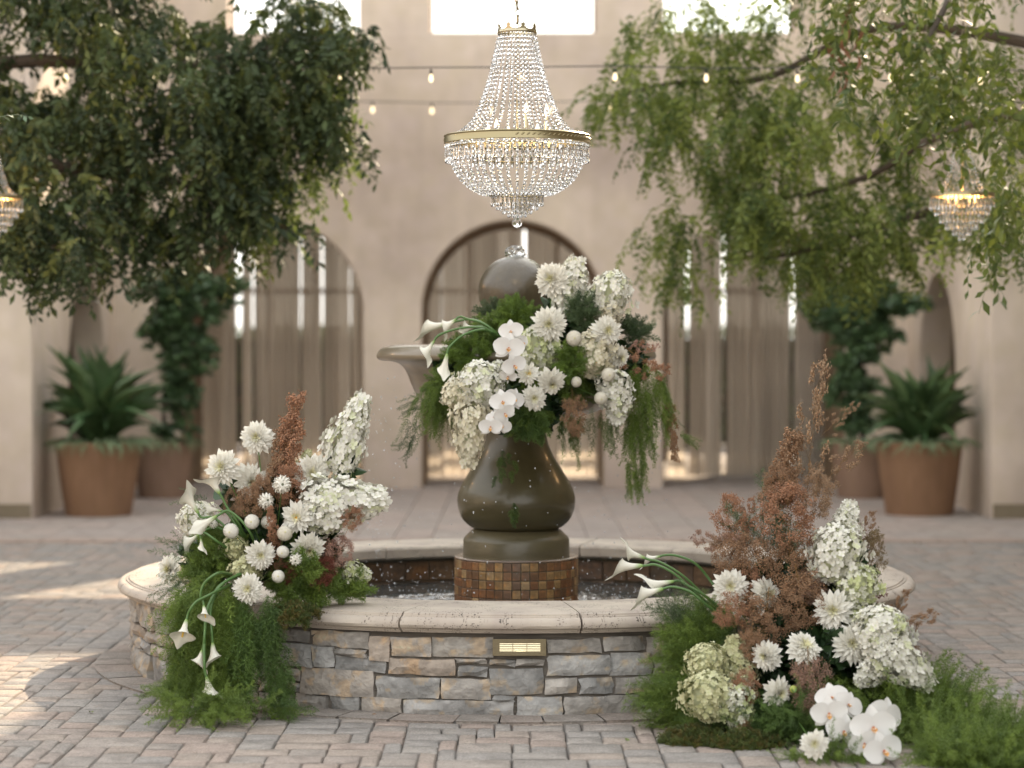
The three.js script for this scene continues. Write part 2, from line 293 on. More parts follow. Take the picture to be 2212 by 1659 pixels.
    mesh('collar_paver', boxUV(g, 1, q2() * 4, q2() * 4), PAVE[Math.floor(q2() * 4.99)], pave); th += w;
  }
  // a pinkish border course, then larger slabs up to the far wall
  const q3 = rng(9), slabMats = [[0.50, 0.43, 0.38], [0.475, 0.42, 0.375], [0.515, 0.435, 0.385], [0.485, 0.425, 0.385]].map((c) => mat(c, 0.9, { map: rep(T.grain, 1.4), bumpMap: rep(T.grainBump, 3), bumpScale: 0.003 })), edge = mat([0.48, 0.375, 0.31], 0.9, { map: rep(T.grain, 2) });
  const terrace = new THREE.Group(); terrace.name = 'terrace'; terrace.userData.kind = 'structure'; scene.add(terrace);
  for (let x = -5.6; x < 5.6; x += 0.235) mesh('border_paver', boxUV(new RoundedBoxGeometry(0.228, 0.06, 0.24, 2, 0.012).translate(x, -0.02 + 0.003 * q3(), -21.36), 1, q3() * 9, 0), edge, terrace);
  for (let c = 0; c < 32; c++) {
    const x = -5.6 + c * 0.36; let z = -21.49 - (c % 2) * 0.0;
    let d = 0.15 + q3() * 0.5;
    while (z > -30.2) { d = Math.min(d, z + 30.3); if (d < 0.08) break; const hidden = z < -29.6; mesh('paving_slab', boxUV(new RoundedBoxGeometry(0.355, 0.06, d - 0.006, 1, 0.006).translate(x, -0.02 + 0.004 * q3(), z - d / 2), 1, q3() * 9, q3() * 9), slabMats[Math.floor(q3() * 4)], terrace); z -= d; d = 0.55 + q3() * 0.4; }
  }
  mesh('passage_floor', boxUV(box(13, 0.06, 8, 0, -0.024, -34.32)), slabMats[1], terrace);
}
// ================================================================ the fountain
const fountain = thing('fountain', 'round stone walled fountain with a dark glazed urn rising from its pool', 'fountain', null, V(CX, 0, CZ));
const STONES = [[0.53, 0.51, 0.465], [0.48, 0.485, 0.465], [0.53, 0.49, 0.43], [0.55, 0.48, 0.40], [0.45, 0.45, 0.43], [0.545, 0.52, 0.47], [0.50, 0.48, 0.43]].map((c) => mat(c, 0.9, { map: rep(T.stone, 1.7), bumpMap: rep(T.stoneBump, 2.4), bumpScale: 0.011 }));
M.coping = mat([0.62, 0.565, 0.495], 0.85, { map: rep(T.pits, 1.3), bumpMap: rep(T.pitsBump, 1.3), bumpScale: 0.006 });
M.mortar = mat([0.19, 0.17, 0.145], 1, { map: rep(T.grain, 3) });
M.glaze = mat([0.125, 0.108, 0.06], 0.42, { clearcoat: 0.35, clearcoatRoughness: 0.2, map: rep(T.stucco, 1.2), bumpMap: rep(T.stuccoBump, 2), bumpScale: 0.002 });
M.urnGlaze = mat([0.095, 0.080, 0.034], 0.45, { clearcoat: 0.5, clearcoatRoughness: 0.17, map: rep(T.stucco, 1.2), bumpMap: rep(T.stuccoBump, 2), bumpScale: 0.0015 });
M.bowlGlaze = mat([0.20, 0.165, 0.11], 0.4, { clearcoat: 0.6, clearcoatRoughness: 0.15, map: rep(T.stucco, 1.2), bumpMap: rep(T.stuccoBump, 2), bumpScale: 0.003 });
M.grout = mat([0.17, 0.17, 0.13], 0.95, { map: rep(T.grain, 3) });
const basin = mesh('basin_wall', new THREE.LatheGeometry([[1.74, -0.03], [1.74, 0.428], [2.172, 0.428], [2.172, -0.03]].map(([x, y]) => new THREE.Vector2(x, y)), 96), M.mortar, fountain);
// one wall stone: a slightly rounded, uneven block bent round the wall; th measured from the side facing the lens
function stoneGeo(th0, th1, y0, y1, skew, seed) {
  const w = (th1 - th0) * 2.2, h = y1 - y0, nu = clamp(Math.round(w / 0.05), 3, 9), nv = clamp(Math.round(h / 0.04), 2, 4), q = rng(seed), o = q() * 50, proud = 0.016 + 0.013 * q(), tiltU = (q() - 0.5) * 0.03, tiltV = (q() - 0.5) * 0.02;
  const sk = skew ?? [0, 0, 0, 0].map(() => (q() - 0.5) * 0.018), pts = [];
  const at = (u, v, r) => {
    const gx = 0.0045 / w, gy = 0.004 / h, uu = gx + u * (1 - 2 * gx) + 0.012 / w * N3(v * 3, o, 1.5) * (u < 0.01 || u > 0.99 ? 1 : 0), vv = gy + v * (1 - 2 * gy) + 0.008 / h * N3(u * w * 14, o, 7.5) * (v < 0.01 || v > 0.99 ? 1 : 0);
    const th = lerp(th0, th1, uu) + lerp(sk[0], sk[1], v) / 2.2 * (uu > 0.5 ? 1 : -1) * 0.4, y = lerp(y0, y1, vv) + lerp(sk[2], sk[3], u) * (v - 0.5) * 0.6;
    return V(Math.sin(th) * r, y, Math.cos(th) * r);
  };
  for (let j = 0; j <= nv; j++) for (let i = 0; i <= nu; i++) {
    const u = i / nu, v = j / nv, e = Math.min(u * w, (1 - u) * w, v * h, (1 - v) * h), round = 0.016 * (1 - smooth(0, 0.02, e));
    const n = 0.022 * N3(u * w * 7 + o, v * h * 9, o) + 0.012 * N3(u * w * 19 + o, v * h * 22, 3) + 0.012 * Math.abs(N3(u * w * 5, v * h * 12 + o, 8));
    pts.push(at(u, v, 2.18 + proud + n + tiltU * (u - 0.5) + tiltV * (v - 0.5) - round));
  }
  const t = new Tris(), P = (i, j) => pts[j * (nu + 1) + i], B = (p) => { const k = 2.14 / Math.hypot(p.x, p.z); return V(p.x * k, p.y, p.z * k); };
  for (let j = 0; j < nv; j++) for (let i = 0; i < nu; i++) t.quad(P(i, j), P(i + 1, j), P(i + 1, j + 1), P(i, j + 1));
  const ring = []; for (let i = 0; i <= nu; i++) ring.push(P(i, 0)); for (let j = 1; j <= nv; j++) ring.push(P(nu, j)); for (let i = nu - 1; i >= 0; i--) ring.push(P(i, nv)); for (let j = nv - 1; j > 0; j--) ring.push(P(0, j));
  ring.forEach((p, i) => { const k = ring[(i + 1) % ring.length]; t.quad(p, B(p), B(k), k); });
  let g = new THREE.BufferGeometry(); g.setAttribute('position', new THREE.Float32BufferAttribute(t.p, 3));
  g = toCreasedNormals(mergeVertices(g, 1e-5), 0.75);
  const p = g.attributes.position, uv = new Float32Array(p.count * 2); for (let i = 0; i < p.count; i++) { uv[2 * i] = Math.atan2(p.getX(i), p.getZ(i)) * 2.2 + o; uv[2 * i + 1] = p.getY(i) + o * 0.7; }
  g.setAttribute('uv', new THREE.BufferAttribute(uv, 2)); return g;
}
{
  // the stones of the front as they lie, as rows of [left, top, right, bottom, tone] in hundredths of the survey's units
  const front = `155 604 318 672 0|318 612 628 703 5|625 640 740 772 3|742 640 957 750 0|950 642 1276 752 6|1548 650 1838 731 0|1838 640 2066 718 0|158 676 338 797 1|338 690 448 806 1|450 705 620 750 0|450 742 718 830 1|722 754 1083 846 3|1074 752 1244 788 0|1088 792 1248 850 1|1249 756 1390 796 1|1390 756 1540 797 0|1250 800 1538 946 1|1548 735 1881 850 1|1883 722 2102 845 1|1536 852 1711 941 5|1713 852 1900 942 1|1904 848 2110 938 0|2068 640 2215 748 6|2106 752 2215 845 6|60 800 274 868 5|276 808 658 950 2|665 848 1003 965 1|1005 853 1262 974 0|1265 948 1386 984 1|196 872 275 928 4|238 935 413 1022 0|415 945 581 1036 4|583 955 802 1048 2|804 968 1384 1066 4|1388 948 1633 1067 1|1636 944 2032 1063 0|2034 940 2215 1005 6|2034 1008 2215 1055 1|-60 605 153 690 1|-60 695 156 795 6|-100 800 58 880 2|60 872 194 930 6|-100 885 58 990 5|60 932 236 1018 0|-100 994 58 1050 4`.split('|').map((s) => s.split(' ').map(Number));
  const S = 0.8848 / 2.107, X0 = 600 * 0.8848, Y0 = 1250 * 0.8848;
  const onWall = (x, y) => { const a = D(X0 + x * S, Y0 + y * S, 10), o = V(0, EYE, 0), d = a.sub(o), ox = -CX, oz = -CZ, A = d.x * d.x + d.z * d.z, B = 2 * (ox * d.x + oz * d.z), C = ox * ox + oz * oz - 2.2 * 2.2, k = (-B - Math.sqrt(B * B - 4 * A * C)) / (2 * A); const p = o.addScaledVector(d, k); return [Math.atan2(p.x - CX, p.z - CZ), p.y]; };
  let n = 0;
  for (const [a, b, c, d, tone] of front) {
    const l = onWall(a, (b + d) / 2), r = onWall(c, (b + d) / 2), m = (a + c) / 2, y1 = Math.min(0.425, onWall(m, b)[1]), y0 = Math.max(-0.02, onWall(m, d)[1]);
    mesh('wall_stone', stoneGeo(l[0], r[0], y0, y1, null, 300 + n++), STONES[tone], basin);
  }
  // the rest of the round, laid at random
  const th0 = onWall(2217, 800)[0], th1 = onWall(-102, 800)[0] + 2 * Math.PI, q = rng(41);
  const nu = Math.round((th1 - th0) * 2.2 / 0.07), rows = [0, 0.07, 0.135, 0.2, 0.27, 0.345, 0.425], nv = 6, grid = new Uint8Array(nu * nv), du = (th1 - th0) / nu;
  for (let j = 0; j < nv; j++) for (let i = 0; i < nu; i++) {
    if (grid[j * nu + i]) continue; let w = 0, h = q() < 0.45 ? 2 : 1, want = 2 + Math.floor(q() * 4); if (j + h > nv) h = 1;
    while (w < want && i + w < nu && !grid[j * nu + i + w] && (h === 1 || !grid[(j + 1) * nu + i + w])) w++;
    for (let a = 0; a < w; a++) for (let b = 0; b < h; b++) grid[(j + b) * nu + i + a] = 1;
    mesh('wall_stone', stoneGeo(th0 + i * du, th0 + (i + w) * du, rows[j], rows[j + h], null, 3000 + i * 10 + j), STONES[Math.floor(q() * 7)], basin);
  }
}
// coping: sixteen cast stones with a moulded nose
{
  const nose = [[1.66, 0.425], [1.64, 0.44], [1.635, 0.492], [1.645, 0.505], [1.75, 0.508], [2.05, 0.508], [2.195, 0.506], [2.212, 0.501], [2.214, 0.494], [2.226, 0.493], [2.228, 0.487], [2.243, 0.487], [2.262, 0.479], [2.274, 0.465], [2.277, 0.452], [2.272, 0.440], [2.26, 0.432], [2.248, 0.430], [2.246, 0.423], [2.236, 0.421], [2.23, 0.412], [2.19, 0.4115], [1.9, 0.412], [1.66, 0.425]];
  const coping = new THREE.Group(); coping.name = 'coping'; fountain.add(coping);
  for (let k = 0; k < 16; k++) {
    const c = (7.9 - 22.5 * k) * Math.PI / 180, gap = 0.0022, a = c - 22.5 * Math.PI / 180 + gap, L = 22.5 * Math.PI / 180 - 2 * gap, o = k * 1.7;
    const g = new THREE.LatheGeometry(nose.map(([x, y]) => new THREE.Vector2(x, y)), 14, a, L);
    // closed ends
    const sh = new THREE.Shape(nose.map(([x, y]) => new THREE.Vector2(x, y))), e = (t) => new THREE.ShapeGeometry(sh).rotateY(t - Math.PI / 2);
    let m = merge([g, e(a), e(a + L)]); const p = m.attributes.position;
    for (let i = 0; i < p.count; i++) { const r = Math.hypot(p.getX(i), p.getZ(i)); if (r > 2.1) { const n = 1 + 0.0016 * N3(p.getX(i) * 5, p.getY(i) * 30, p.getZ(i) * 5 + o); p.setX(i, p.getX(i) * n); p.setZ(i, p.getZ(i) * n); } }
    m = toCreasedNormals(m, 0.6);
    const uv = m.attributes.uv, p2 = m.attributes.position; for (let i = 0; i < p2.count; i++) { const r = Math.hypot(p2.getX(i), p2.getZ(i)), th = Math.atan2(p2.getX(i), p2.getZ(i)); uv.setXY(i, th * 2.2 + o, r + p2.getY(i) * 1.3); }
    const s = mesh('coping_stone', m, M.coping, coping); s.position.y = (R() - 0.5) * 0.003;
  }
}
// inner side of the basin: slate tiles
{
  const tones = [[0.20, 0.12, 0.065], [0.26, 0.16, 0.085], [0.15, 0.10, 0.07], [0.22, 0.15, 0.10], [0.13, 0.095, 0.06]].map((c) => mat(c, 0.5, { map: rep(T.stone, 2), bumpMap: rep(T.stoneBump, 3), bumpScale: 0.004 }));
  const lining = mesh('basin_lining', new THREE.CylinderGeometry(1.735, 1.735, 0.44, 90, 1, true).translate(0, 0.21, 0), M.grout, fountain), q = rng(8), N = 66;
  for (let j = 0; j < 3; j++) for (let i = 0; i < N; i++) { const c = (i + 0.5 * (j % 2)) / N * 6.2832; mesh('basin_tile', boxUV(new RoundedBoxGeometry(0.158, 0.122, 0.02, 1, 0.004).translate(0, 0.085 + 0.128 * j + 0.0, -1.727 + (q() - 0.5) * 0.004), 1, q() * 5, q() * 5).rotateY(c), tones[Math.floor(q() * 5)], lining); }
  mesh('basin_floor', new THREE.CircleGeometry(1.73, 60).rotateX(-Math.PI / 2).translate(0, 0.03, 0), mat([0.10, 0.075, 0.05], 0.7, { map: rep(T.stone, 6) }), fountain);
}
// tiled drum
{
  const drum = mesh('tiled_drum', new THREE.LatheGeometry([[0.352, 0], [0.352, 0.572], [0.345, 0.577], [0, 0.577]].map(([x, y]) => new THREE.Vector2(x, y)), 60), M.grout, fountain);
  const tones = [[0.36, 0.18, 0.075], [0.30, 0.14, 0.06], [0.48, 0.30, 0.13], [0.56, 0.38, 0.19], [0.26, 0.14, 0.07], [0.42, 0.26, 0.11], [0.34, 0.16, 0.07], [0.22, 0.12, 0.06]].map((c) => mat(c, 0.38, { map: rep(T.stone, 5), bumpMap: rep(T.stoneBump, 8), bumpScale: 0.0012, clearcoat: 0.3, clearcoatRoughness: 0.3 })), q = rng(12), N = 44;
  const tg = [0, 1, 2, 3].map((k) => boxUV(new RoundedBoxGeometry(0.0468, 0.0478, 0.012, 1, 0.0035), 1, k * 0.3, k * 0.21));
  for (let j = 0; j < 6; j++) for (let i = 0; i < N; i++) { const a = i / N * 6.2832, o = mesh('drum_tile', tg[Math.floor(q() * 4)], tones[Math.floor(q() * q() * 0 + q() * 8)], drum); o.position.set(Math.sin(a) * 0.352, 0.55 - 0.0512 * j, Math.cos(a) * 0.352); o.rotation.set((q() - 0.5) * 0.03, a + (q() - 0.5) * 0.03, 0); }
  const ring = mesh('drum_cap', new THREE.LatheGeometry([[0.30, 0.576], [0.353, 0.576], [0.359, 0.580], [0.357, 0.586], [0.345, 0.588], [0.29, 0.588]].map(([x, y]) => new THREE.Vector2(x, y)), 60), mat([0.42, 0.34, 0.28], 0.25, { map: rep(T.stone, 1), clearcoat: 1, clearcoatRoughness: 0.1 }), fountain);
}
// plinth, urn body, bowl, ball
const turn = (name, pts, m, n = 72) => { const c = new THREE.SplineCurve(pts.map(([x, y]) => new THREE.Vector2(x, y))); const g = new THREE.LatheGeometry(c.getPoints(pts.length * 6), n); return mesh(name, g, m, fountain); };
const lath = (name, pts, m, n = 72) => mesh(name, toCreasedNormals(new THREE.LatheGeometry(pts.map(([x, y]) => new THREE.Vector2(x, y)), n), 0.6), m, fountain);
lath('plinth', [[0, 0.585], [0.308, 0.585], [0.309, 0.60], [0.307, 0.675], [0.303, 0.69], [0.297, 0.699], [0.258, 0.737], [0.24, 0.745], [0, 0.745]], M.glaze);
turn('urn_body', [[0.20, 0.738], [0.262, 0.755], [0.318, 0.81], [0.34, 0.885], [0.336, 0.945], [0.31, 1.01], [0.265, 1.085], [0.218, 1.16], [0.186, 1.235], [0.168, 1.32], [0.17, 1.40], [0.20, 1.46]], M.urnGlaze);
turn('bowl', [[0.19, 1.37], [0.34, 1.39], [0.48, 1.43], [0.565, 1.50], [0.605, 1.575], [0.63, 1.64], [0.665, 1.69], [0.72, 1.712], [0.785, 1.718], [0.806, 1.737], [0.80, 1.765], [0.77, 1.792], [0.70, 1.808], [0.62, 1.805], [0.56, 1.77], [0.45, 1.69], [0.25, 1.63], [0.02, 1.61]], M.bowlGlaze);
lath('neck', [[0.13, 1.6], [0.10, 1.72], [0.09, 1.82], [0.12, 1.90], [0.16, 1.94], [0, 1.95]], M.bowlGlaze);
{ const g = new THREE.SphereGeometry(0.212, 64, 40); g.scale(1, 0.97, 1).translate(-0.008, 2.115, 0); mesh('ball', g, mat([0.095, 0.075, 0.042], 0.38, { clearcoat: 0.55, clearcoatRoughness: 0.22, map: rep(T.stucco, 3, 2), bumpMap: rep(T.stuccoBump, 4, 2), bumpScale: 0.003 }), fountain); }
M.water = mat([0.86, 0.9, 0.9], 0.03, { transmission: 1, ior: 1.33, thickness: 0.2 });
{ // the bubbling jet on top of the ball
  const g = new THREE.IcosahedronGeometry(0.05, 4), p = g.attributes.position;
  for (let i = 0; i < p.count; i++) { const v = V(p.getX(i), p.getY(i), p.getZ(i)), k = 1 + 0.34 * N3(v.x * 45, v.y * 45, v.z * 45) ; p.setXYZ(i, v.x * k * 1.15, v.y * k * 0.85, v.z * k * 1.15); }
  g.computeVertexNormals(); g.translate(-0.008, 2.338, 0); mesh('water_jet', g, M.water, fountain);
}
{ // pool: rings and chop where the drops fall
  const nr = 60, na = 220, P = [], I = [], q = rng(3), hits = []; for (let i = 0; i < 70; i++) { const a = q() * 6.283, r = 0.62 + 0.42 * q(); hits.push([Math.cos(a) * r, Math.sin(a) * r, 0.03 + q() * 0.05, 0.004 + 0.006 * q()]); }
  for (let j = 0; j <= nr; j++) for (let i = 0; i <= na; i++) {
    const r = 0.355 + (1.72 - 0.355) * j / nr, a = i / na * 6.28319, x = Math.cos(a) * r, z = Math.sin(a) * r; let y = 0.004 * N3(x * 9, z * 9, 2) + 0.003 * N3(x * 23, z * 23, 5);
    const churn = Math.exp(-((r - 0.75) ** 2) / 0.14); y += churn * (0.02 * N3(x * 16, z * 16, 9) + 0.012 * N3(x * 37, z * 37, 1));
    for (const [hx, hz, rad, amp] of hits) { const d = Math.hypot(x - hx, z - hz); if (d < 0.2) y += amp * Math.cos(d / rad * 4) * Math.exp(-d / 0.05); }
    P.push(x, 0.268 + y, z);
  }
  for (let j = 0; j < nr; j++) for (let i = 0; i < na; i++) { const a = j * (na + 1) + i, b = a + na + 1; I.push(a, a + 1, b, b, a + 1, b + 1); }
  const g = new THREE.BufferGeometry(); g.setAttribute('position', new THREE.Float32BufferAttribute(P, 3)); g.setIndex(I); g.computeVertexNormals();
  const w = mesh('water', g, mat([0.55, 0.62, 0.62], 0.04, { transmission: 0.92, ior: 1.33, thickness: 0.2 })); w.position.set(CX, 0, CZ); w.userData.kind = 'structure';
  // drops falling from the bowl's rim, splashes on the pool
  const mats = [], col = q;
  for (let i = 0; i < 520; i++) {
    const a = q() * 6.283, fall = q(), r = 0.80 + 0.06 * fall + (q() - 0.5) * 0.10; const y = 1.70 - 1.42 * Math.pow(fall, 0.8), s = 0.0018 + 0.0030 * q() * q();
    mats.push(M4(V(CX + Math.sin(a) * r, y, CZ + Math.cos(a) * r), null, V(s, s * (1 + q()), s)));
  }
  for (let i = 0; i < 620; i++) { const a = q() * 6.283, r = 0.80 + (q() + q() - 1) * 0.42, y = 0.27 + 0.22 * q() * q(), s = 0.0022 + 0.004 * q() * q(); mats.push(M4(V(CX + Math.sin(a) * r, y, CZ + Math.cos(a) * r), null, s)); }
  const d = copies('water_drops', new THREE.IcosahedronGeometry(1, 1), mat([0.95, 0.97, 1], 0.05, { transmission: 0.6, ior: 1.33, thickness: 0.01 }), mats, scene); meta(d, 'fine drops falling from the urn bowl and splashing on the pool', 'water drops');
}
// louvred step light let into the stones
{
  const th = Math.atan2(D(1122, 1401, 11.3).x - CX, -11.3 - CZ), t = thing('step_light', 'bronze louvred step light glowing in the stone wall of the fountain', 'lamp', null, V(CX, 0, CZ));
  t.rotation.y = th; const y = 0.345, z = 2.222, br = mat([0.20, 0.165, 0.10], 0.42, { metalness: 0.7, bumpMap: rep(T.grainBump, 6), bumpScale: 0.0012 });
  const s = new THREE.Shape(); s.moveTo(-0.128, -0.039); s.lineTo(0.128, -0.039); s.lineTo(0.128, 0.039); s.lineTo(-0.128, 0.039); const h = new THREE.Path(); h.moveTo(-0.098, -0.024); h.lineTo(-0.098, 0.022); h.lineTo(0.103, 0.022); h.lineTo(0.103, -0.024); s.holes.push(h);
  const plate = mesh('faceplate', new THREE.ExtrudeGeometry(s, { depth: 0.008, bevelEnabled: true, bevelSize: 0.002, bevelThickness: 0.002, bevelSegments: 2 }).translate(0, y, z), br, t);
  for (const x of [-0.119, 0.119]) mesh('screw', new THREE.CylinderGeometry(0.004, 0.004, 0.004, 10).rotateX(Math.PI / 2).translate(x, y, z + 0.011), br, plate);
  mesh('housing', merge([box(0.21, 0.004, 0.06, 0, y + 0.026, z - 0.03), box(0.21, 0.004, 0.06, 0, y - 0.028, z - 0.03), box(0.004, 0.05, 0.06, -0.103, y, z - 0.03), box(0.004, 0.05, 0.06, 0.107, y, z - 0.03)]), br, t);
  const glow = new THREE.MeshStandardMaterial({ color: 0x222018, emissive: 0xfff0c8, emissiveIntensity: 0.8 });
  for (let k = 0; k < 6; k++) mesh('louver', box(0.2, 0.0032, 0.012, 0.0025, y - 0.021 + k * 0.0086, z + 0.0), br, t);
  for (const x of [-0.032, 0.036]) mesh('louver_post', box(0.003, 0.046, 0.008, x, y - 0.001, z + 0.006), br, t);
  mesh('lamp_lens', box(0.2, 0.047, 0.03, 0.0025, y - 0.001, z - 0.036), glow, t);
  const pl = new THREE.PointLight(0xffe8b8, 0.03); pl.position.set(0, y - 0.001, z - 0.036); pl.shadow.radius = 0.4; pl.castShadow = true; t.add(pl);
}
// ================================================================ chandeliers
M.glass = mat([1, 1, 1], 0.015, { transmission: 1, ior: 1.55, thickness: 0.02 });
M.brass = mat([0.34, 0.285, 0.165], 0.33, { metalness: 1 });
M.brassPale = mat([0.50, 0.44, 0.30], 0.25, { metalness: 1 });
M.pin = mat([0.10, 0.085, 0.07], 0.4, { metalness: 0.8 });
M.candle = mat([0.75, 0.66, 0.45], 0.35, { metalness: 0.4 });
M.flame = new THREE.MeshStandardMaterial({ color: 0x332a1c, emissive: 0xffe6c0, emissiveIntensity: 1.5 });
const beadGeo = (r, flat = 0.72) => { const g = new THREE.SphereGeometry(r, 7, 4); g.scale(1, 1, flat); return toCreasedNormals(bare(g), 0.05); };
const prismGeo = (w, l) => { const g = new THREE.LatheGeometry([[0.0002, 0], [w * 0.28, -l * 0.05], [w * 0.42, -l * 0.3], [w * 0.5, -l * 0.72], [w * 0.3, -l * 0.9], [0.0002, -l]].map(([x, y]) => new THREE.Vector2(x, y)).reverse(), 6); g.scale(1, 1, 0.7); return toCreasedNormals(bare(g), 0.1); };
// a run of beads with dark pins between them along a path
function strand(path, step, r, seed) {
  const L = path.getLength(), n = Math.max(2, Math.round(L / step)), bs = [], ps = [], q = rng(seed), b = beadGeo(r); let prev;
  for (let i = 0; i <= n; i++) {
    const p = path.getPointAt(i / n), e = new THREE.Euler((q() - 0.5) * 0.5, q() * 6.28, (q() - 0.5) * 0.5);
    bs.push(b.clone().applyMatrix4(M4(p, new THREE.Quaternion().setFromEuler(e))));
    if (prev) { const m = prev.clone().lerp(p, 0.5), d = p.clone().sub(prev); ps.push(bar(m.clone().addScaledVector(d, -0.22), m.clone().addScaledVector(d, 0.22), 0.0011, 3)); }
    prev = p;
  }
  return [merge(bs), merge(ps)];
}
function chandelier(label, at, s, o) {            // at: centre of the main ring; s: ring radius
  const t = thing('chandelier', label, 'chandelier', null, at), k = s / 0.369, add = (n, g, m, p = t) => mesh(n, g, m, p), q = rng(o.seed);
  const yTop = 0.548 * k * o.tall, rTop = 0.095 * k;
  // main ring with an embossed band
  const band = [[s - 0.004, -0.014 * k], [s + 0.004 * k, -0.022 * k], [s + 0.008 * k, -0.02 * k], [s + 0.006 * k, -0.014 * k], [s + 0.004 * k, 0.012 * k], [s + 0.008 * k, 0.018 * k], [s + 0.003 * k, 0.023 * k], [s - 0.006, 0.02 * k], [s - 0.004, -0.014 * k]].map(([x, y]) => new THREE.Vector2(x, y));
  const ring = add('ring', toCreasedNormals(new THREE.LatheGeometry(band, 96), 0.5), M.brass);
  const em = []; for (let i = 0; i < 64; i++) { const a = i / 84 * 6.2832, g = new THREE.SphereGeometry(0.009 * k, 5, 3); g.scale(1.5, 0.55, 0.6); g.rotateZ(0.6); g.translate(0, 0, s + 0.004 * k); g.rotateY(a); em.push(g); }
  const e2 = add('relief', merge(em), M.brass, ring); e2.userData.kind = 'stuff';
  // crown on top
  const crown = add('crown', toCreasedNormals(new THREE.LatheGeometry([[rTop - 0.004, yTop - 0.006], [rTop + 0.004, yTop - 0.006], [rTop + 0.006, yTop + 0.001], [rTop + 0.003, yTop + 0.012], [rTop - 0.003, yTop + 0.012], [rTop - 0.004, yTop - 0.006]].map(([x, y]) => new THREE.Vector2(x, y)), 48), 0.5), M.brassPale);
  for (let i = 0; i < 8; i++) {
    const sh = new THREE.Shape(), h = 0.036 * k, w = 0.036 * k; sh.moveTo(-w, 0); sh.quadraticCurveTo(-w * 0.4, h * 0.1, -w * 0.22, h * 0.45); sh.quadraticCurveTo(-w * 0.5, h * 0.75, -w * 0.1, h * 0.8); sh.lineTo(0, h * 1.15); sh.lineTo(w * 0.1, h * 0.8); sh.quadraticCurveTo(w * 0.5, h * 0.75, w * 0.22, h * 0.45); sh.quadraticCurveTo(w * 0.4, h * 0.1, w, 0);
    const g = new THREE.ExtrudeGeometry(sh, { depth: 0.003, bevelEnabled: false, curveSegments: 5 }).rotateX(0.12).translate(0, yTop + 0.01, rTop - 0.001).rotateY((i + 0.4) / 8 * 6.2832); add('finial', g, M.brassPale, crown);
  }
  // chain and flex
  const links = Math.ceil(o.chain / 0.043), lg = new THREE.TorusGeometry(0.0125, 0.0031, 6, 14); lg.scale(0.72, 1.75, 1);
  for (let i = 0; i < links; i++) { const m = add('chain_link', lg, M.chain ??= mat([0.22, 0.19, 0.13], 0.35, { metalness: 1 })); m.position.set(0.004 * Math.sin(i), yTop + 0.0 + 0.03 + i * 0.0365, 0); m.rotation.y = i % 2 * 1.57 + 0.4; }
  const hang = yTop + links * 0.0365 + 0.05;
  add('flex', tube([V(0, 0.02, 0), V(0.001, yTop * 0.5, 0.0), V(0.006, yTop + 0.05, 0.004), V(-0.012, yTop + 0.13, 0.008), V(0.012, yTop + 0.23, 0.006), V(0, hang, 0)], 0.0022, 0.0022, 40, 5), mat([0.55, 0.40, 0.18], 0.5));
  // stem and candle arms
  add('stem', bar(V(0, yTop, 0), V(0, -0.27 * k * o.deep, 0), 0.003 * k, 6), M.brass);
  const arm = []; for (let i = 0; i < o.candles; i++) { const a = i / o.candles * 6.2832 + 0.3, r = s * 0.42; arm.push(bar(V(0, -0.045 * k, 0), V(Math.sin(a) * r, -0.02 * k, Math.cos(a) * r), 0.004 * k, 5)); }
  arm.push(new THREE.TorusGeometry(s * 0.42, 0.004 * k, 5, 40).rotateX(Math.PI / 2).translate(0, -0.02 * k, 0), new THREE.TorusGeometry(s * 0.5, 0.003 * k, 5, 40).rotateX(Math.PI / 2).translate(0, -0.10 * k, 0));
  add('arms', merge(arm), M.brass);
  for (let i = 0; i < o.candles; i++) {
    const a = i / o.candles * 6.2832 + 0.3, r = s * 0.42, p = V(Math.sin(a) * r, o.lift[i % o.lift.length] * k, Math.cos(a) * r);
    const c = add('candle', new THREE.CylinderGeometry(0.0105 * k, 0.0105 * k, 0.075 * k, 10).translate(p.x, p.y, p.z), M.candle);
    const pts = [[0.001, 0], [0.009, 0.004], [0.0125, 0.018], [0.010, 0.034], [0.004, 0.052], [0.0005, 0.062]].map(([x, y]) => new THREE.Vector2(x * k, y * k));
    add('bulb', new THREE.LatheGeometry(pts, 12).translate(p.x, p.y + 0.0375 * k, p.z), o.basket ? M.flame : (M.amber ??= new THREE.MeshStandardMaterial({ color: 0x332a1c, emissive: 0xffc078, emissiveIntensity: 4 })), c);
    const l = new THREE.PointLight(o.basket ? 0xffe4c0 : 0xffc484, o.watt / o.candles); l.position.set(p.x, p.y + 0.06 * k, p.z); l.shadow.radius = 0.3; l.castShadow = true; t.add(l);
  }
  // upper strands
  const up = (a, r) => new THREE.CatmullRomCurve3([[0.095, 0.545], [0.112, 0.46], [0.142, 0.33], [0.182, 0.205], [0.225, 0.11], [0.285, 0.045], [0.345, 0.018]].map(([x, y]) => V(Math.sin(a) * x * k, y * k * o.tall, Math.cos(a) * x * k)));
  const single = strand(up(0), 0.0225 * Math.max(1, k), 0.0092 * k, o.seed + 1);
  const addStrand = (name, g, a, parent = t) => { const m = add(name, g[0], M.glass, parent); m.rotation.y = a; mesh('pins', g[1], M.pin, m); return m; };
  for (let i = 0; i < o.up; i++) addStrand('bead_strand', single, (i + 0.3 * q()) / o.up * 6.2832);
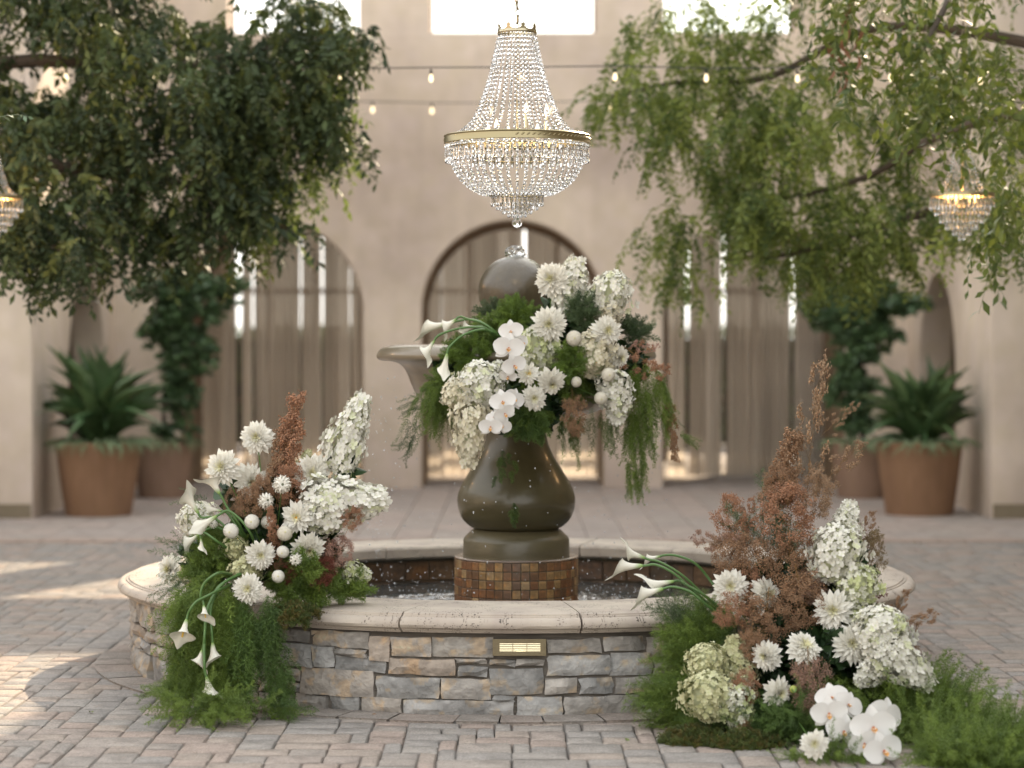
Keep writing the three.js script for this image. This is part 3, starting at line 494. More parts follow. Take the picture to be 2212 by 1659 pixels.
  if (o.basket) {
    // drops round the ring, then the basket of strands
    const n = 92; const b = beadGeo(0.0085), pr = prismGeo(0.017, 0.075);
    for (let i = 0; i < n; i++) { const a = i / n * 6.2832, r = s - 0.002; const m = add('prism', pr, M.glass); m.position.set(Math.sin(a) * r, -0.045, Math.cos(a) * r); m.rotation.y = a + (q() - 0.5) * 0.5; }
    const fr = []; for (let i = 0; i < n; i++) { const a = i / n * 6.2832, r = s - 0.002; fr.push(b.clone().translate(Math.sin(a) * r, -0.034, Math.cos(a) * r)); } const f = add('bead_fringe', merge(fr), M.glass); f.userData.kind = 'stuff';
    const dn = new THREE.CatmullRomCurve3([[0.352, -0.03], [0.345, -0.09], [0.318, -0.16], [0.272, -0.222], [0.205, -0.268], [0.132, -0.285]].map(([x, y]) => V(0, y, x)));
    const g = strand(dn, 0.0235, 0.0092, o.seed + 2); for (let i = 0; i < 46; i++) addStrand('bead_strand', g, i / 46 * 6.2832);
    const inner = new THREE.CatmullRomCurve3([[0.20, -0.02], [0.19, -0.12], [0.16, -0.2], [0.11, -0.268]].map(([x, y]) => V(0, y, x))), gi = strand(inner, 0.024, 0.0085, o.seed + 3); for (let i = 0; i < 22; i++) addStrand('bead_strand', gi, i / 22 * 6.2832);
    add('lower_ring', new THREE.TorusGeometry(0.132, 0.0045, 6, 60).rotateX(Math.PI / 2).translate(0, -0.283, 0), M.brass);
    for (const [r, y, c, l, w] of [[0.132, -0.285, 34, 0.058, 0.018], [0.105, -0.30, 28, 0.062, 0.018], [0.074, -0.318, 20, 0.064, 0.018], [0.046, -0.338, 12, 0.062, 0.018], [0.02, -0.352, 5, 0.05, 0.016]]) { const g2 = prismGeo(w, l); for (let i = 0; i < c; i++) { const a = (i + q() * 0.3) / c * 6.2832, m = add('prism', g2, M.glass); m.position.set(Math.sin(a) * r, y, Math.cos(a) * r); m.rotation.y = a + (q() - 0.5); } add('tier_ring', new THREE.TorusGeometry(r, 0.0022, 5, 40).rotateX(Math.PI / 2).translate(0, y + 0.002, 0), M.brass); }
    add('crystal_ball', toCreasedNormals(bare(new THREE.IcosahedronGeometry(0.027, 2)), 0.05).translate(0, -0.425, 0), M.glass); add('hook', bar(V(0, -0.35, 0), V(0, -0.398, 0), 0.0014, 5), M.pin);
  } else {
    for (const [r, y, c, l] of [[1, -0.02, 44, 0.16], [0.85, -0.115, 38, 0.13], [0.68, -0.215, 32, 0.12], [0.5, -0.30, 24, 0.11], [0.28, -0.375, 14, 0.1], [0.1, -0.43, 5, 0.1]]) {
      const g2 = prismGeo(0.034 * k, l * k); for (let i = 0; i < c; i++) { const a = i / c * 6.2832, m = add('prism', g2, M.glass); m.position.set(Math.sin(a) * s * r, y * k, Math.cos(a) * s * r); m.rotation.y = a; }
      add('tier_ring', new THREE.TorusGeometry(s * r, 0.005 * k, 6, 48).rotateX(Math.PI / 2).translate(0, y * k + 0.004, 0), M.brass);
    }
  }
  return t;
}
chandelier('crystal basket chandelier with brass ring hanging above the fountain urn', D(1117, 302, 12), 0.369, { seed: 5, tall: 1, deep: 1, chain: 1.5, candles: 6, lift: [0.085, 0.085, -0.0, -0.005, 0.0, 0.0], up: 32, basket: true, watt: 0.35 });
chandelier('tiered crystal chandelier half hidden by hanging foliage before the right wing', D(2078, 422, 14.8), 0.200, { seed: 15, tall: 1.03, deep: 1, chain: 2.2, candles: 6, lift: [-0.06], up: 22, watt: 0.9 });
chandelier('tiered crystal chandelier cut off by the left edge beside dark foliage', D(-22, 427, 15.2), 0.206, { seed: 25, tall: 1.03, deep: 1, chain: 2.2, candles: 6, lift: [-0.06], up: 22, watt: 0.9 });
// ================================================================ string lights
M.cable = mat([0.025, 0.03, 0.03], 0.7);
M.bulbLit = new THREE.MeshStandardMaterial({ color: 0x5a4a34, emissive: 0xffe3b5, emissiveIntensity: 1.25 });
M.bulbGlass = mat([1, 1, 1], 0.02, { transmission: 1, thickness: 0 });
function stringLights(label, pts, bulbs, depth, s, lit = true) {
  const t = thing('string_light', label, 'string lights', null, pts[0].clone());
  const rel = (p) => p.clone().sub(pts[0]);
  mesh('cable', tube(pts.map(rel), 0.0045, 0.0045, 80, 5), M.cable, t);
  const bp = [[0.0004, -0.13], [0.012, -0.127], [0.022, -0.11], [0.024, -0.094], [0.019, -0.07], [0.012, -0.05], [0.011, -0.042]].map(([x, y]) => new THREE.Vector2(x * s, y * s)), bg = new THREE.LatheGeometry(bp, 14), sg = merge([new THREE.CylinderGeometry(0.014 * s, 0.016 * s, 0.045 * s, 10).translate(0, -0.022 * s, 0), new THREE.CylinderGeometry(0.006 * s, 0.008 * s, 0.014 * s, 8).translate(0, 0.004 * s, 0)]);
  for (const b of bulbs) { const k = mesh('socket', sg, M.cable, t); k.position.copy(rel(b)); const m = mesh('bulb', bg, lit ? M.bulbLit : M.bulbGlass, k); if (!lit) mesh('filament', tube([V(0, -0.05 * s, 0), V(0.004, -0.08 * s, 0), V(-0.004, -0.1 * s, 0), V(0, -0.05 * s, 0)], 0.0006, 0.0006, 16, 4), M.brass, k); }
}
{
  const d1 = 16.9, b1 = []; for (let k = -1; k < 13; k++) b1.push(D(140 + 197.8 * k + [0, 3, -2, 2, 0, 0, -1, 2, 1, 0, 4, 0, 0, 0][k + 1], 150 + (k > 9 ? 8 : 0) - 2 * Math.sin(k * 1.4), d1));
  stringLights('black festoon cable of lit bulbs, higher of two crossing behind the chandelier strands', [D(-700, 170, d1), ...b1.map((p, i) => p.clone().add(V(0, 0.012 + (i % 2) * 0.006, 0))), D(2900, 150, d1)], b1, d1, 0.68);
  const d2 = 23.4, b2 = []; for (let k = -6; k < 12; k++) b2.push(D(805 + 128 * k, 222 + 3 * Math.sin(k), d2));
  stringLights('lower, thinner festoon cable of lit bulbs close before the rear wall', [D(-300, 215, d2), ...b2.map((p) => p.clone().add(V(0, 0.012, 0))), D(2500, 215, d2)], b2, d2, 0.78);
  const d3 = 11.8, a = D(1257, -42, d3); stringLights('unlit clear glass bulb hanging at the top edge right of the chandelier chain', [a.clone().add(V(-1.6, 0.16, 0.3)), a.clone().add(V(0, 0.01, 0)), a.clone().add(V(1.6, 0.2, -0.3))], [a], d3, 1.1, false);
}
// ================================================================ blades, leaves and twigs
// a leaf or petal: length 1 along +y, width from a profile, cupped across and bent back along
function blade(nl, nw, prof, cup, bend, twist = 0) {
  const P = [], I = [];
  for (let j = 0; j <= nl; j++) for (let i = 0; i <= nw; i++) {
    const s = j / nl, x = (i / nw - 0.5) * 2, w = prof(s), a = bend * s, r = bend ? 1 / bend : 0;
    const y = bend ? Math.sin(a) * r : s, z = bend ? -(1 - Math.cos(a)) * r : 0, zz = z + cup * w * x * x, t = twist * s * x;
    P.push(w * x, y, zz + t * w);
  }
  for (let j = 0; j < nl; j++) for (let i = 0; i < nw; i++) { const a = j * (nw + 1) + i, b = a + nw + 1; I.push(a, a + 1, b + 1, a, b + 1, b); }
  const g = new THREE.BufferGeometry(); g.setAttribute('position', new THREE.Float32BufferAttribute(P, 3)); g.setIndex(I); g.computeVertexNormals(); return bare(g);
}
const leafProf = (w, p = 0.85) => (s) => Math.max(0.0, w * Math.pow(Math.sin(Math.PI * Math.pow(s, p)), 0.9));
const leaf2 = (len, w) => { const g = blade(2, 1, (s) => s === 0.5 ? w : s === 0 ? w * 0.06 : w * 0.04, 0, 0.7); return g.scale(len, len, len); };
// a drooping twig with alternate leaves
function twigGeo(len, n, ll, lw, seed, droop = 0.9) {
  const q = rng(seed), c = new THREE.QuadraticBezierCurve3(V(0, 0, 0), V(len * 0.5, len * 0.08, (q() - 0.5) * len * 0.3), V(len * 0.9, -len * droop * 0.5, (q() - 0.5) * len * 0.4)), L = leaf2(1, lw / ll), a = [tube(c.getPoints(4), 0.0016, 0.0007, 4, 3)];
  for (let i = 0; i < n; i++) {
    const s = (i + 0.6) / n, p = c.getPoint(s), tg = c.getTangent(s), side = i % 2 ? 1 : -1, d = tg.clone().multiplyScalar(0.55).add(V((q() - 0.5) * 0.5, -0.55 * q(), side * (0.6 + 0.5 * q()))).normalize();
    const k = ll * (0.7 + 0.6 * q()), m = L.clone(); m.rotateY(q() * 6.28); m.applyMatrix4(M4(p, qTo(d), k)); a.push(m);
  }
  return merge(a);
}
M.leafDark = mat([0.056, 0.084, 0.040], 0.6, { transmission: 0.28, thickness: 0, specularIntensity: 0.5 });
M.leafMid = mat([0.105, 0.13, 0.04], 0.6, { transmission: 0.42, thickness: 0, specularIntensity: 0.5 });
M.leafLight = mat([0.235, 0.295, 0.090], 0.7, { transmission: 0.58, thickness: 0, specularIntensity: 0.4 });
M.bark = mat([0.13, 0.10, 0.075], 0.95, { map: rep(T.grain, 2, 6), bumpMap: rep(T.stoneBump, 2, 1), bumpScale: 0.02 });
const leafTint = (q, a, b) => { const t = q(); return RGB(lerp(a[0], b[0], t), lerp(a[1], b[1], t), lerp(a[2], b[2], t)); };
// scatter twigs through rounded clumps [x, y, rx, ry, depth, half depth, count]
function scatter(list, seed, gaps = [], shafts = [], clump = 0) {     // shafts: where the pruned crown lets the sun through
  const q = rng(seed), out = [], from = shafts.map(([x, y, d, r]) => [D(x, y, d), r]);
  for (const [x, y, rx, ry, dep, hd, n] of list) for (let i = 0, ca = 0, cb = 0, cc = 0; i < n; i++) {
    let a, b, c; do { a = 2 * q() - 1; b = 2 * q() - 1; c = 2 * q() - 1; } while (a * a + b * b + c * c > 1);
    if (clump) { if (i % clump === 0) { ca = a; cb = b; cc = c; } const k = 34 * (q() + q() + 0.2); a = ca + a * k / rx; b = cb + b * k / ry; c = cc * 0.9 + c * 0.25; }
    const px = x + a * rx, py = y + b * ry;
    if (gaps.some(([gx, gy, gr, gs]) => Math.hypot((px - gx) / (gs ?? 1), py - gy) < gr && q() < 0.93)) { continue; }
    const p = D(px, py, dep + c * hd); if (from.some(([o, r]) => { const v = p.clone().add(V(0, -0.15, 0)).sub(o), k = v.dot(SUN); return k > 0 && v.addScaledVector(SUN, -k).length() < r; })) continue;
    out.push(p);
  }
  return out;
}
function crown(parent, name, spots, geos, m, seed, size, tints, outward) {
  const q = rng(seed), by = geos.map(() => [[], []]);
  for (const p of spots) {
    const k = Math.floor(q() * geos.length), e = new THREE.Euler((q() - 0.5) * 0.9, q() * 6.28, -0.2 - q() * 0.9, 'YXZ'), s = size * (0.7 + 0.6 * q());
    by[k][0].push(M4(p.clone().sub(parent.position), new THREE.Quaternion().setFromEuler(e), s)); by[k][1].push(leafTint(q, ...tints));
  }
  geos.forEach((g, k) => by[k][0].length && copies(name, g, m, by[k][0], parent, by[k][1]));
}
const SHAFTS = [[1308, 735, 12.6, 0.34], [768, 925, 11.7, 0.3], [720, 1070, 11.6, 0.18]];
const GAPS_L = [[105, 110, 52], [135, 140, 48], [125, 345, 48], [115, 390, 40], [255, 365, 34, 0.7], [395, 395, 50], [340, 410, 34], [150, 75, 34], [560, 45, 36], [270, 480, 34, 0.6], [345, 560, 36], [500, 500, 34], [390, 560, 40], [560, 300, 26], [300, 250, 24], [440, 190, 20]];
{
  const t = thing('shade_tree', 'dense dark green tree overhanging the left half of the court', 'tree', null, V(-5.6, 0, -16.5)), base = t.position;
  const rel = (a) => a.map((p) => p.clone().sub(base));
  mesh('trunk', tube(rel([V(-5.6, -0.05, -16.5), V(-5.5, 1.4, -16.6), V(-5.35, 2.9, -16.7), V(-5.0, 4.3, -16.8)]), 0.24, 0.15, 20, 12), M.bark, t);
  for (const L of [[V(-5.2, 3.4, -16.75), D(60, 130, 16.8), D(300, 150, 17), D(560, 110, 17), D(720, 60, 17)], [V(-5.3, 2.9, -16.7), D(-40, 330, 16.6), D(180, 370, 16.7), D(400, 400, 17), D(580, 470, 17)], [V(-5.0, 4.2, -16.8), D(250, -80, 17), D(520, -160, 17)], [V(-5.35, 2.7, -16.7), D(-60, 470, 16.2), D(80, 520, 16), D(180, 560, 16)]]) mesh('limb', tube(rel(L), 0.075, 0.016, 24, 7), M.bark, t);
  const geos = [1, 2, 3].map((k) => twigGeo(0.33, 18, 0.066, 0.0145, 500 + k));
  const spots = scatter([[230, 120, 400, 180, 17, 1.1, 860], [110, 320, 190, 190, 16.6, 0.9, 370], [400, 320, 230, 170, 17, 0.9, 390], [560, 170, 190, 130, 17, 0.9, 320], [690, 50, 110, 80, 17, 0.7, 110], [90, 500, 160, 75, 16, 0.5, 210], [300, 500, 150, 60, 17, 0.5, 150], [470, 440, 130, 110, 17, 0.6, 150], [600, 350, 80, 110, 17, 0.5, 70], [680, 240, 60, 90, 17, 0.4, 45], [730, 300, 40, 60, 17, 0.3, 7], [640, 450, 50, 30, 17, 0.3, 8], [770, 60, 60, 40, 17, 0.3, 10]], 31, GAPS_L, [], 11);
  const high = scatter([[100, -260, 700, 240, 17, 1.8, 700], [600, -330, 300, 170, 17, 1.5, 130]], 32);
  const all = spots.concat(high); crown(t, 'crown', all.filter((p, i) => i % 10 < 7), geos, M.leafDark, 61, 1, [[0.5, 0.55, 0.6], [1.6, 1.5, 1.1]]);
  crown(t, 'crown', all.filter((p, i) => i % 10 >= 7), geos, M.leafMid, 62, 0.95, [[0.6, 0.65, 0.6], [1.5, 1.4, 1.0]]);
  crown(t, 'crown', scatter([[705, 270, 55, 110, 17.1, 0.4, 34], [640, 390, 45, 70, 17.1, 0.4, 24], [745, 170, 30, 60, 17, 0.3, 9], [560, 430, 60, 50, 17.1, 0.4, 16]], 36), geos, M.leafLight, 66, 0.9, [[0.6, 0.65, 0.6], [1.1, 1.1, 0.9]]);
  const sp = D(0, 258, 11.2); const tw = mesh('twig', twigGeo(0.15, 7, 0.042, 0.011, 77, 0.2).translate(0, 0, 0), mat([0.13, 0.2, 0.11], 0.5, { transmission: 0.25, thickness: 0 }), t); tw.position.copy(sp.sub(base).add(V(0.0, 0.012, 0))); tw.rotation.z = 0.12; tw.userData.label = 'single sharp leafy twig at the left edge';
}
{
  const t = thing('weeping_tree', 'airy yellow green tree with weeping branches across the right of the court', 'tree', null, V(5.4, 0, -17.5)), base = t.position;
  const rel = (a) => a.map((p) => p.clone().sub(base));
  mesh('trunk', tube(rel([V(5.4, -0.05, -17.5), V(5.3, 1.5, -17.4), V(5.1, 2.9, -17.2), V(4.6, 4.4, -17)]), 0.22, 0.13, 20, 12), M.bark, t);
  for (const L of [[V(5.2, 2.5, -17.3), D(2240, 250, 16.8), D(1990, 310, 17), D(1900, 370, 17.4), D(1740, 420, 17.8), D(1600, 430, 18)], [V(5.25, 2.1, -17.4), D(2150, 440, 17.2), D(1900, 490, 17.6), D(1700, 550, 18), D(1560, 560, 18)], [V(4.8, 3.8, -17.1), D(1900, 60, 17.6), D(1650, 170, 18), D(1450, 180, 18), D(1320, 210, 18)], [V(4.6, 4.3, -17), D(2100, -120, 12.5), D(2050, 0, 9.9), D(1990, 110, 9.6)]]) mesh('limb', tube(rel(L), 0.06, 0.012, 24, 7), M.bark, t);
  const geos = [1, 2, 3].map((k) => twigGeo(0.36, 17, 0.062, 0.0125, 520 + k, 0.9));
  const spots = scatter([[1450, 110, 170, 120, 18, 0.9, 150], [1560, 280, 190, 150, 18, 0.9, 230], [1750, 320, 230, 190, 17.6, 0.9, 300], [1310, 190, 70, 50, 18, 0.4, 26], [1290, 250, 40, 40, 18, 0.3, 9], [1470, 460, 80, 130, 18, 0.4, 50], [1640, 480, 130, 90, 18, 0.6, 100], [1790, 540, 150, 60, 18, 0.5, 100], [1430, 590, 40, 60, 18, 0.3, 10], [1960, 450, 180, 130, 17.6, 0.7, 200], [2130, 440, 100, 120, 16, 0.6, 70], [1640, 60, 90, 60, 18, 0.5, 45], [2050, 200, 190, 200, 17.6, 0.6, 150]], 33, [], SHAFTS, 10);
  const high = scatter([[1850, -230, 560, 220, 17.6, 1.8, 900]], 34, [], SHAFTS);
  crown(t, 'crown', spots.concat(high), geos, M.leafLight, 63, 1, [[0.4, 0.5, 0.5], [1.5, 1.4, 1.1]]);
  const near = scatter([[1960, 70, 230, 110, 9.7, 0.35, 62], [2090, 170, 160, 120, 9.7, 0.35, 54], [2190, 300, 40, 170, 9.7, 0.3, 20], [1850, 40, 90, 60, 9.7, 0.3, 14], [1990, 250, 60, 60, 9.7, 0.2, 9], [2150, 520, 25, 45, 9.9, 0.15, 4], [2185, 450, 30, 60, 9.8, 0.2, 6], [2000, -120, 350, 110, 9.8, 0.5, 70]], 35);
  crown(t, 'crown', near, [1, 2].map((k) => twigGeo(0.24, 11, 0.056, 0.0115, 540 + k, 1.6)), mat([0.115, 0.155, 0.040], 0.6, { transmission: 0.5, thickness: 0, specularIntensity: 0.5 }), 64, 0.9, [[0.55, 0.65, 0.6], [1.5, 1.35, 0.9]]);
  const dead = [], dm = mat([0.20, 0.085, 0.038], 0.7, { transmission: 0.2, thickness: 0 }); const q = rng(6); const dp = [[1838, 8], [1832, 30], [1826, 45], [1836, 62], [1820, 85], [1828, 105], [1812, 120], [1822, 140], [1800, 150], [1826, 165], [1790, 95], [1852, 120], [1860, 60], [1848, 90], [1815, 185]];
  dead.push(tube([D(1850, -30, 9.6), D(1838, 60, 9.6), D(1822, 130, 9.6), D(1812, 215, 9.6)].map((p) => p.sub(base)), 0.0022, 0.001, 14, 4));
  for (const [x, y] of dp) { const g = blade(4, 2, leafProf(0.16), 1.2, 0.9, 0.6); g.rotateY(q() * 6.28); g.rotateX(Math.PI); g.rotateZ((q() - 0.5) * 0.7); const k = 0.05 + 0.03 * q(); g.scale(k, k, k); const p = D(x, y, 9.6 + 0.06 * (q() - 0.5)).sub(base); meta(mesh('withered_leaf', g.translate(p.x, p.y, p.z), dm, t), 'withered reddish brown leaf'); }
  meta(mesh('dead_twig', dead[0], dm, t), 'bare brown twig holding withered leaves');
}
// ================================================================ potted plants along the wings
const potProf = (rt, rb, h) => [[0, 0.0], [rb * 0.97, 0], [rb, 0.012], [lerp(rb, rt, 0.5) + 0.004, h * 0.5], [rt * 0.985, h * 0.93], [rt, h * 0.97], [rt, h * 0.99], [rt - 0.012, h], [rt - 0.05, h * 0.99], [rt - 0.06, h * 0.9], [0, h * 0.88]].map(([x, y]) => new THREE.Vector2(x, y));
M.terracotta = mat([0.30, 0.175, 0.10], 0.85, { map: rep(T.stucco, 2, 1), bumpMap: rep(T.stuccoBump, 4, 2), bumpScale: 0.002 });
M.terracottaPale = mat([0.34, 0.225, 0.16], 0.88, { map: rep(T.stucco, 2, 1), bumpMap: rep(T.stuccoBump, 4, 2), bumpScale: 0.002 });
M.soil = mat([0.03, 0.022, 0.016], 1, { map: rep(T.grain, 4) });
const strap = [0, 1, 2, 3].map((k) => blade(10, 2, (s) => (0.026 + 0.023 * Math.sin(Math.PI * Math.min(1, s * 0.95))) * (1 - smooth(0.72, 1, s)) + 0.002, 3.2, [0.3, 0.7, 1.2, 1.9][k], 0.12));
M.strap = mat([0.062, 0.118, 0.045], 0.35, { transmission: 0.08, thickness: 0 });
M.strap2 = mat([0.115, 0.185, 0.070], 0.38, { transmission: 0.1, thickness: 0 });
M.trail = mat([0.22, 0.29, 0.15], 0.6, { transmission: 0.25, thickness: 0 });
function pot(label, c, rt, rb, h, m) { const t = thing('plant_pot', label, 'plant pot', null, c); mesh('pot_body', new THREE.LatheGeometry(potProf(rt, rb, h), 64), m, t); mesh('soil', new THREE.CircleGeometry(rt - 0.06, 32).rotateX(-Math.PI / 2).translate(0, h * 0.905, 0), M.soil, t); return t; }
function strapPlant(label, c, n, L, seed, lean) {
  const t = thing('strap_leaf_plant', label, 'plant', null, c), q = rng(seed);
  for (let i = 0; i < n; i++) {
    const a = i * 2.4 + q() * 1.6, out = (0.05 + 0.52 * Math.pow(i / n, 0.9)) * (0.35 + 1.15 * q()), len = L * (0.55 + 0.62 * q()), o = mesh('leaf', strap[Math.floor(q() * 4)], q() < 0.65 ? M.strap : M.strap2, t);
    const d = V(Math.sin(a) * out, 1, Math.cos(a) * out).add(V(lean, 0, 0)).normalize(); o.scale.setScalar(len); o.scale.x = len * 0.95;
    const y = d, z = V(-Math.sin(a), 0, -Math.cos(a)); z.addScaledVector(y, -z.dot(y)).normalize(); const x = y.clone().cross(z); o.quaternion.setFromRotationMatrix(new THREE.Matrix4().makeBasis(x, y, z)); o.rotateY((q() - 0.5) * 2.4); o.rotateX((q() - 0.5) * 0.35);
    o.position.set(Math.sin(a) * 0.10 * (0.3 + out), 0, Math.cos(a) * 0.10 * (0.3 + out));
  }
}
function trailing(label, c, r, n, seed, spread = 1) {
  const q = rng(seed), t = thing('trailing_plant', label, 'plant', null, c), ms = [], cs = [], g = blade(5, 1, (s) => 0.035 * (1 - s * s) + 0.004, 2, 2.0);
  for (let i = 0; i < n; i++) { const a = q() * 6.283, rad = r * (0.55 + 0.5 * q()), d = V(Math.sin(a), 0.25 + 0.7 * q(), Math.cos(a)).add(V((q() - 0.5), (q() - 0.5) * 0.5, (q() - 0.5))).normalize(), z = V(-Math.sin(a), 0, -Math.cos(a)); z.addScaledVector(d, -z.dot(d)).normalize(); const m = new THREE.Matrix4().makeBasis(d.clone().cross(z), d, z); m.scale(V(1, 1, 1).multiplyScalar((0.16 + 0.16 * q()) * spread)); m.setPosition(Math.sin(a) * rad, 0.01 * q(), Math.cos(a) * rad); ms.push(m); cs.push(leafTint(q, [0.6, 0.7, 0.6], [1.25, 1.2, 1.2])); }
  copies('foliage', g, M.trail, ms, t, cs);
}
function smallTree(label, c, list, gaps, seed, h) {
  const t = thing('potted_tree', label, 'small tree', null, c), q = rng(seed), rel = (p) => p.clone().sub(c);
  const top = rel(D(list[2][0], list[2][1] - 20, list[2][4]));
  mesh('trunk', tube([V(0, 0, 0), V(0.03, h * 0.3, 0.02), V(top.x * 0.5, h * 0.6, 0), V(top.x, top.y, 0)], 0.028, 0.01, 16, 7), M.bark, t);
  const spots = scatter(list, seed, gaps), lg = (() => { const a = [], q2 = rng(seed + 1), L = blade(3, 2, leafProf(0.3, 0.9), 0.3, 0.5); for (let i = 0; i < 9; i++) { const k = 0.06 + 0.045 * q2(), d = V(q2() - 0.5, 0.5 * q2() - 0.2, q2() - 0.5).normalize(), m = L.clone(); m.rotateY(q2() * 6.28); m.applyMatrix4(M4(V(0.05 * (q2() - 0.5), 0.05 * (q2() - 0.5), 0.05 * (q2() - 0.5)), qTo(d), k)); a.push(m); } return merge(a); })();
  const ms = [], cs = []; for (const p of spots) { ms.push(M4(rel(p), new THREE.Quaternion().setFromEuler(new THREE.Euler((q() - 0.5), q() * 6.28, (q() - 0.5))), 0.8 + 0.5 * q())); cs.push(leafTint(q, [0.6, 0.65, 0.7], [1.3, 1.3, 1.2])); }
  copies('crown', lg, mat([0.095, 0.17, 0.070], 0.5, { transmission: 0.32, thickness: 0 }), ms, t, cs);
  const tw = []; for (let i = 0; i < 14; i++) { const p = rel(pick(spots)); tw.push(tube([V(top.x * 0.5, clamp(p.y - 0.3, 0.2, 9), 0), p.clone().multiplyScalar(0.6).setY(p.y - 0.12), p], 0.008, 0.004, 6, 4)); } mesh('branches', merge(tw), M.bark, t);
}
{
  const pl = D(213, 1105, 24.5).setY(0), pr = D(1986, 1105, 24.6).setY(0), bl = D(352, 1070, 27.3).setY(0), br = D(1862, 1070, 27.3).setY(0);
  pot('wide terracotta pot before the left wing, holding dark strap leaves', pl, 0.452, 0.342, 0.78, M.terracotta);
  pot('wide terracotta pot before the right wing, holding upright strap leaves', pr, 0.455, 0.352, 0.78, M.terracotta);
  pot('paler pot behind the left strap leaf planter, holding a small tree', bl, 0.36, 0.28, 0.66, M.terracottaPale);
  pot('paler pot half hidden behind the right strap leaf planter', br, 0.36, 0.28, 0.66, M.terracottaPale);
  const up = (p, h) => p.clone().setY(h);
  strapPlant('dark green strap leaf plant fanning from the left front pot', up(pl, 0.70), 95, 1.06, 3, 0.06);
  strapPlant('dark green strap leaf plant rising from the right front pot', up(pr, 0.70), 90, 0.88, 4, 0.05);
  trailing('pale grass like leaves spilling round the rim of the left front pot', up(pl, 0.76), 0.44, 260, 5);
  trailing('pale grass like leaves spilling round the rim of the right front pot', up(pr, 0.76), 0.44, 230, 6);
  trailing('green leaves tumbling over the pot of the left small tree', up(bl, 0.64), 0.34, 170, 7);
  trailing('green leaves tumbling over the pot of the right small tree', up(br, 0.64), 0.34, 150, 8);
  smallTree('blue green small tree with drooping tiers between left wing and left archway', up(bl, 0.6), [[385, 770, 42, 150, 27.2, 0.25, 120], [420, 650, 95, 50, 27.2, 0.35, 110], [395, 620, 80, 40, 27.2, 0.35, 110], [340, 630, 60, 24, 27.2, 0.3, 45], [480, 618, 55, 20, 27.2, 0.3, 34], [385, 700, 75, 45, 27.2, 0.3, 90], [410, 770, 65, 50, 27.2, 0.3, 85], [330, 720, 30, 50, 27.2, 0.2, 28], [395, 860, 45, 50, 27.2, 0.25, 50], [400, 680, 70, 26, 27.1, 0.3, 34], [455, 690, 35, 16, 27.1, 0.2, 14], [380, 930, 50, 22, 27.2, 0.2, 30]], [[432, 690, 16]], 71, 2.0);
  smallTree('blue green small tree with drooping tiers between right archway and right wing', up(br, 0.6), [[1855, 780, 42, 150, 27.2, 0.25, 120], [1850, 670, 110, 50, 27.2, 0.35, 110], [1850, 630, 90, 40, 27.2, 0.35, 120], [1785, 665, 70, 24, 27.2, 0.3, 55], [1920, 655, 70, 26, 27.2, 0.3, 55], [1840, 700, 80, 40, 27.2, 0.3, 95], [1850, 770, 55, 50, 27.2, 0.3, 70], [1900, 730, 50, 30, 27.2, 0.3, 40], [1850, 850, 60, 50, 27.2, 0.25, 60], [1975, 655, 30, 14, 27.1, 0.2, 12], [1860, 920, 40, 25, 27.2, 0.2, 25]], [[1880, 800, 18], [1820, 760, 14]], 72, 2.0);
}

{ // a hedge beyond the loggia, seen in slivers between the curtains
  const t = thing('garden_hedge', 'clipped green hedge beyond the passage, seen in slivers between the curtains', 'hedge', null, V(0, 0, -42)), q = rng(88), g = blade(2, 2, leafProf(0.3), 0.3, 0.5), ms = [], cs = [];
  mesh('stems', boxUV(box(13, 1.9, 0.7, 0, 0.95, 0)), M.soil, t);
  for (let i = 0; i < 7000; i++) { const f = q() < 0.75; ms.push(M4(V((q() - 0.5) * 13.4, f ? q() * 2.1 : 1.95 + 0.2 * q() * q(), f ? 0.36 + 0.12 * q() : (q() - 0.5) * 0.9), new THREE.Quaternion().setFromEuler(new THREE.Euler(q() * 6, q() * 6, q() * 6)), 0.10 + 0.07 * q())); cs.push(leafTint(q, [0.6, 0.7, 0.6], [1.3, 1.3, 1.1])); }
  copies('foliage', g, mat([0.10, 0.14, 0.04], 0.6, { transmission: 0.2, thickness: 0 }), ms, t, cs);
}
// ================================================================ flowers
M.petal = mat([0.79, 0.77, 0.69], 0.7, { transmission: 0.16, thickness: 0 });
M.petalIn = mat([0.76, 0.735, 0.56], 0.7, { transmission: 0.16, thickness: 0 });
M.petalEye = mat([0.64, 0.61, 0.36], 0.75, { transmission: 0.1, thickness: 0 });
M.cream = mat([0.70, 0.665, 0.56], 0.75, { transmission: 0.1, thickness: 0 });
M.stem = mat([0.085, 0.17, 0.035], 0.45);
M.stemBrown = mat([0.20, 0.11, 0.035], 0.7);
M.yellow = mat([0.72, 0.42, 0.05], 0.7);
const facing = (fx, fy) => qTo(V(fx, fy, 1), V(0, 0, 1));
const thinStem = (t, to, r = 0.0028, m = M.stem) => { const e = to.clone().sub(t.position); if (e.length() > 0.02) mesh('stem', tube([V(0, 0, 0), e.clone().multiplyScalar(0.45).add(V(0, -0.01, 0)), e], r, r * 1.2, 8, 5), m, t); };
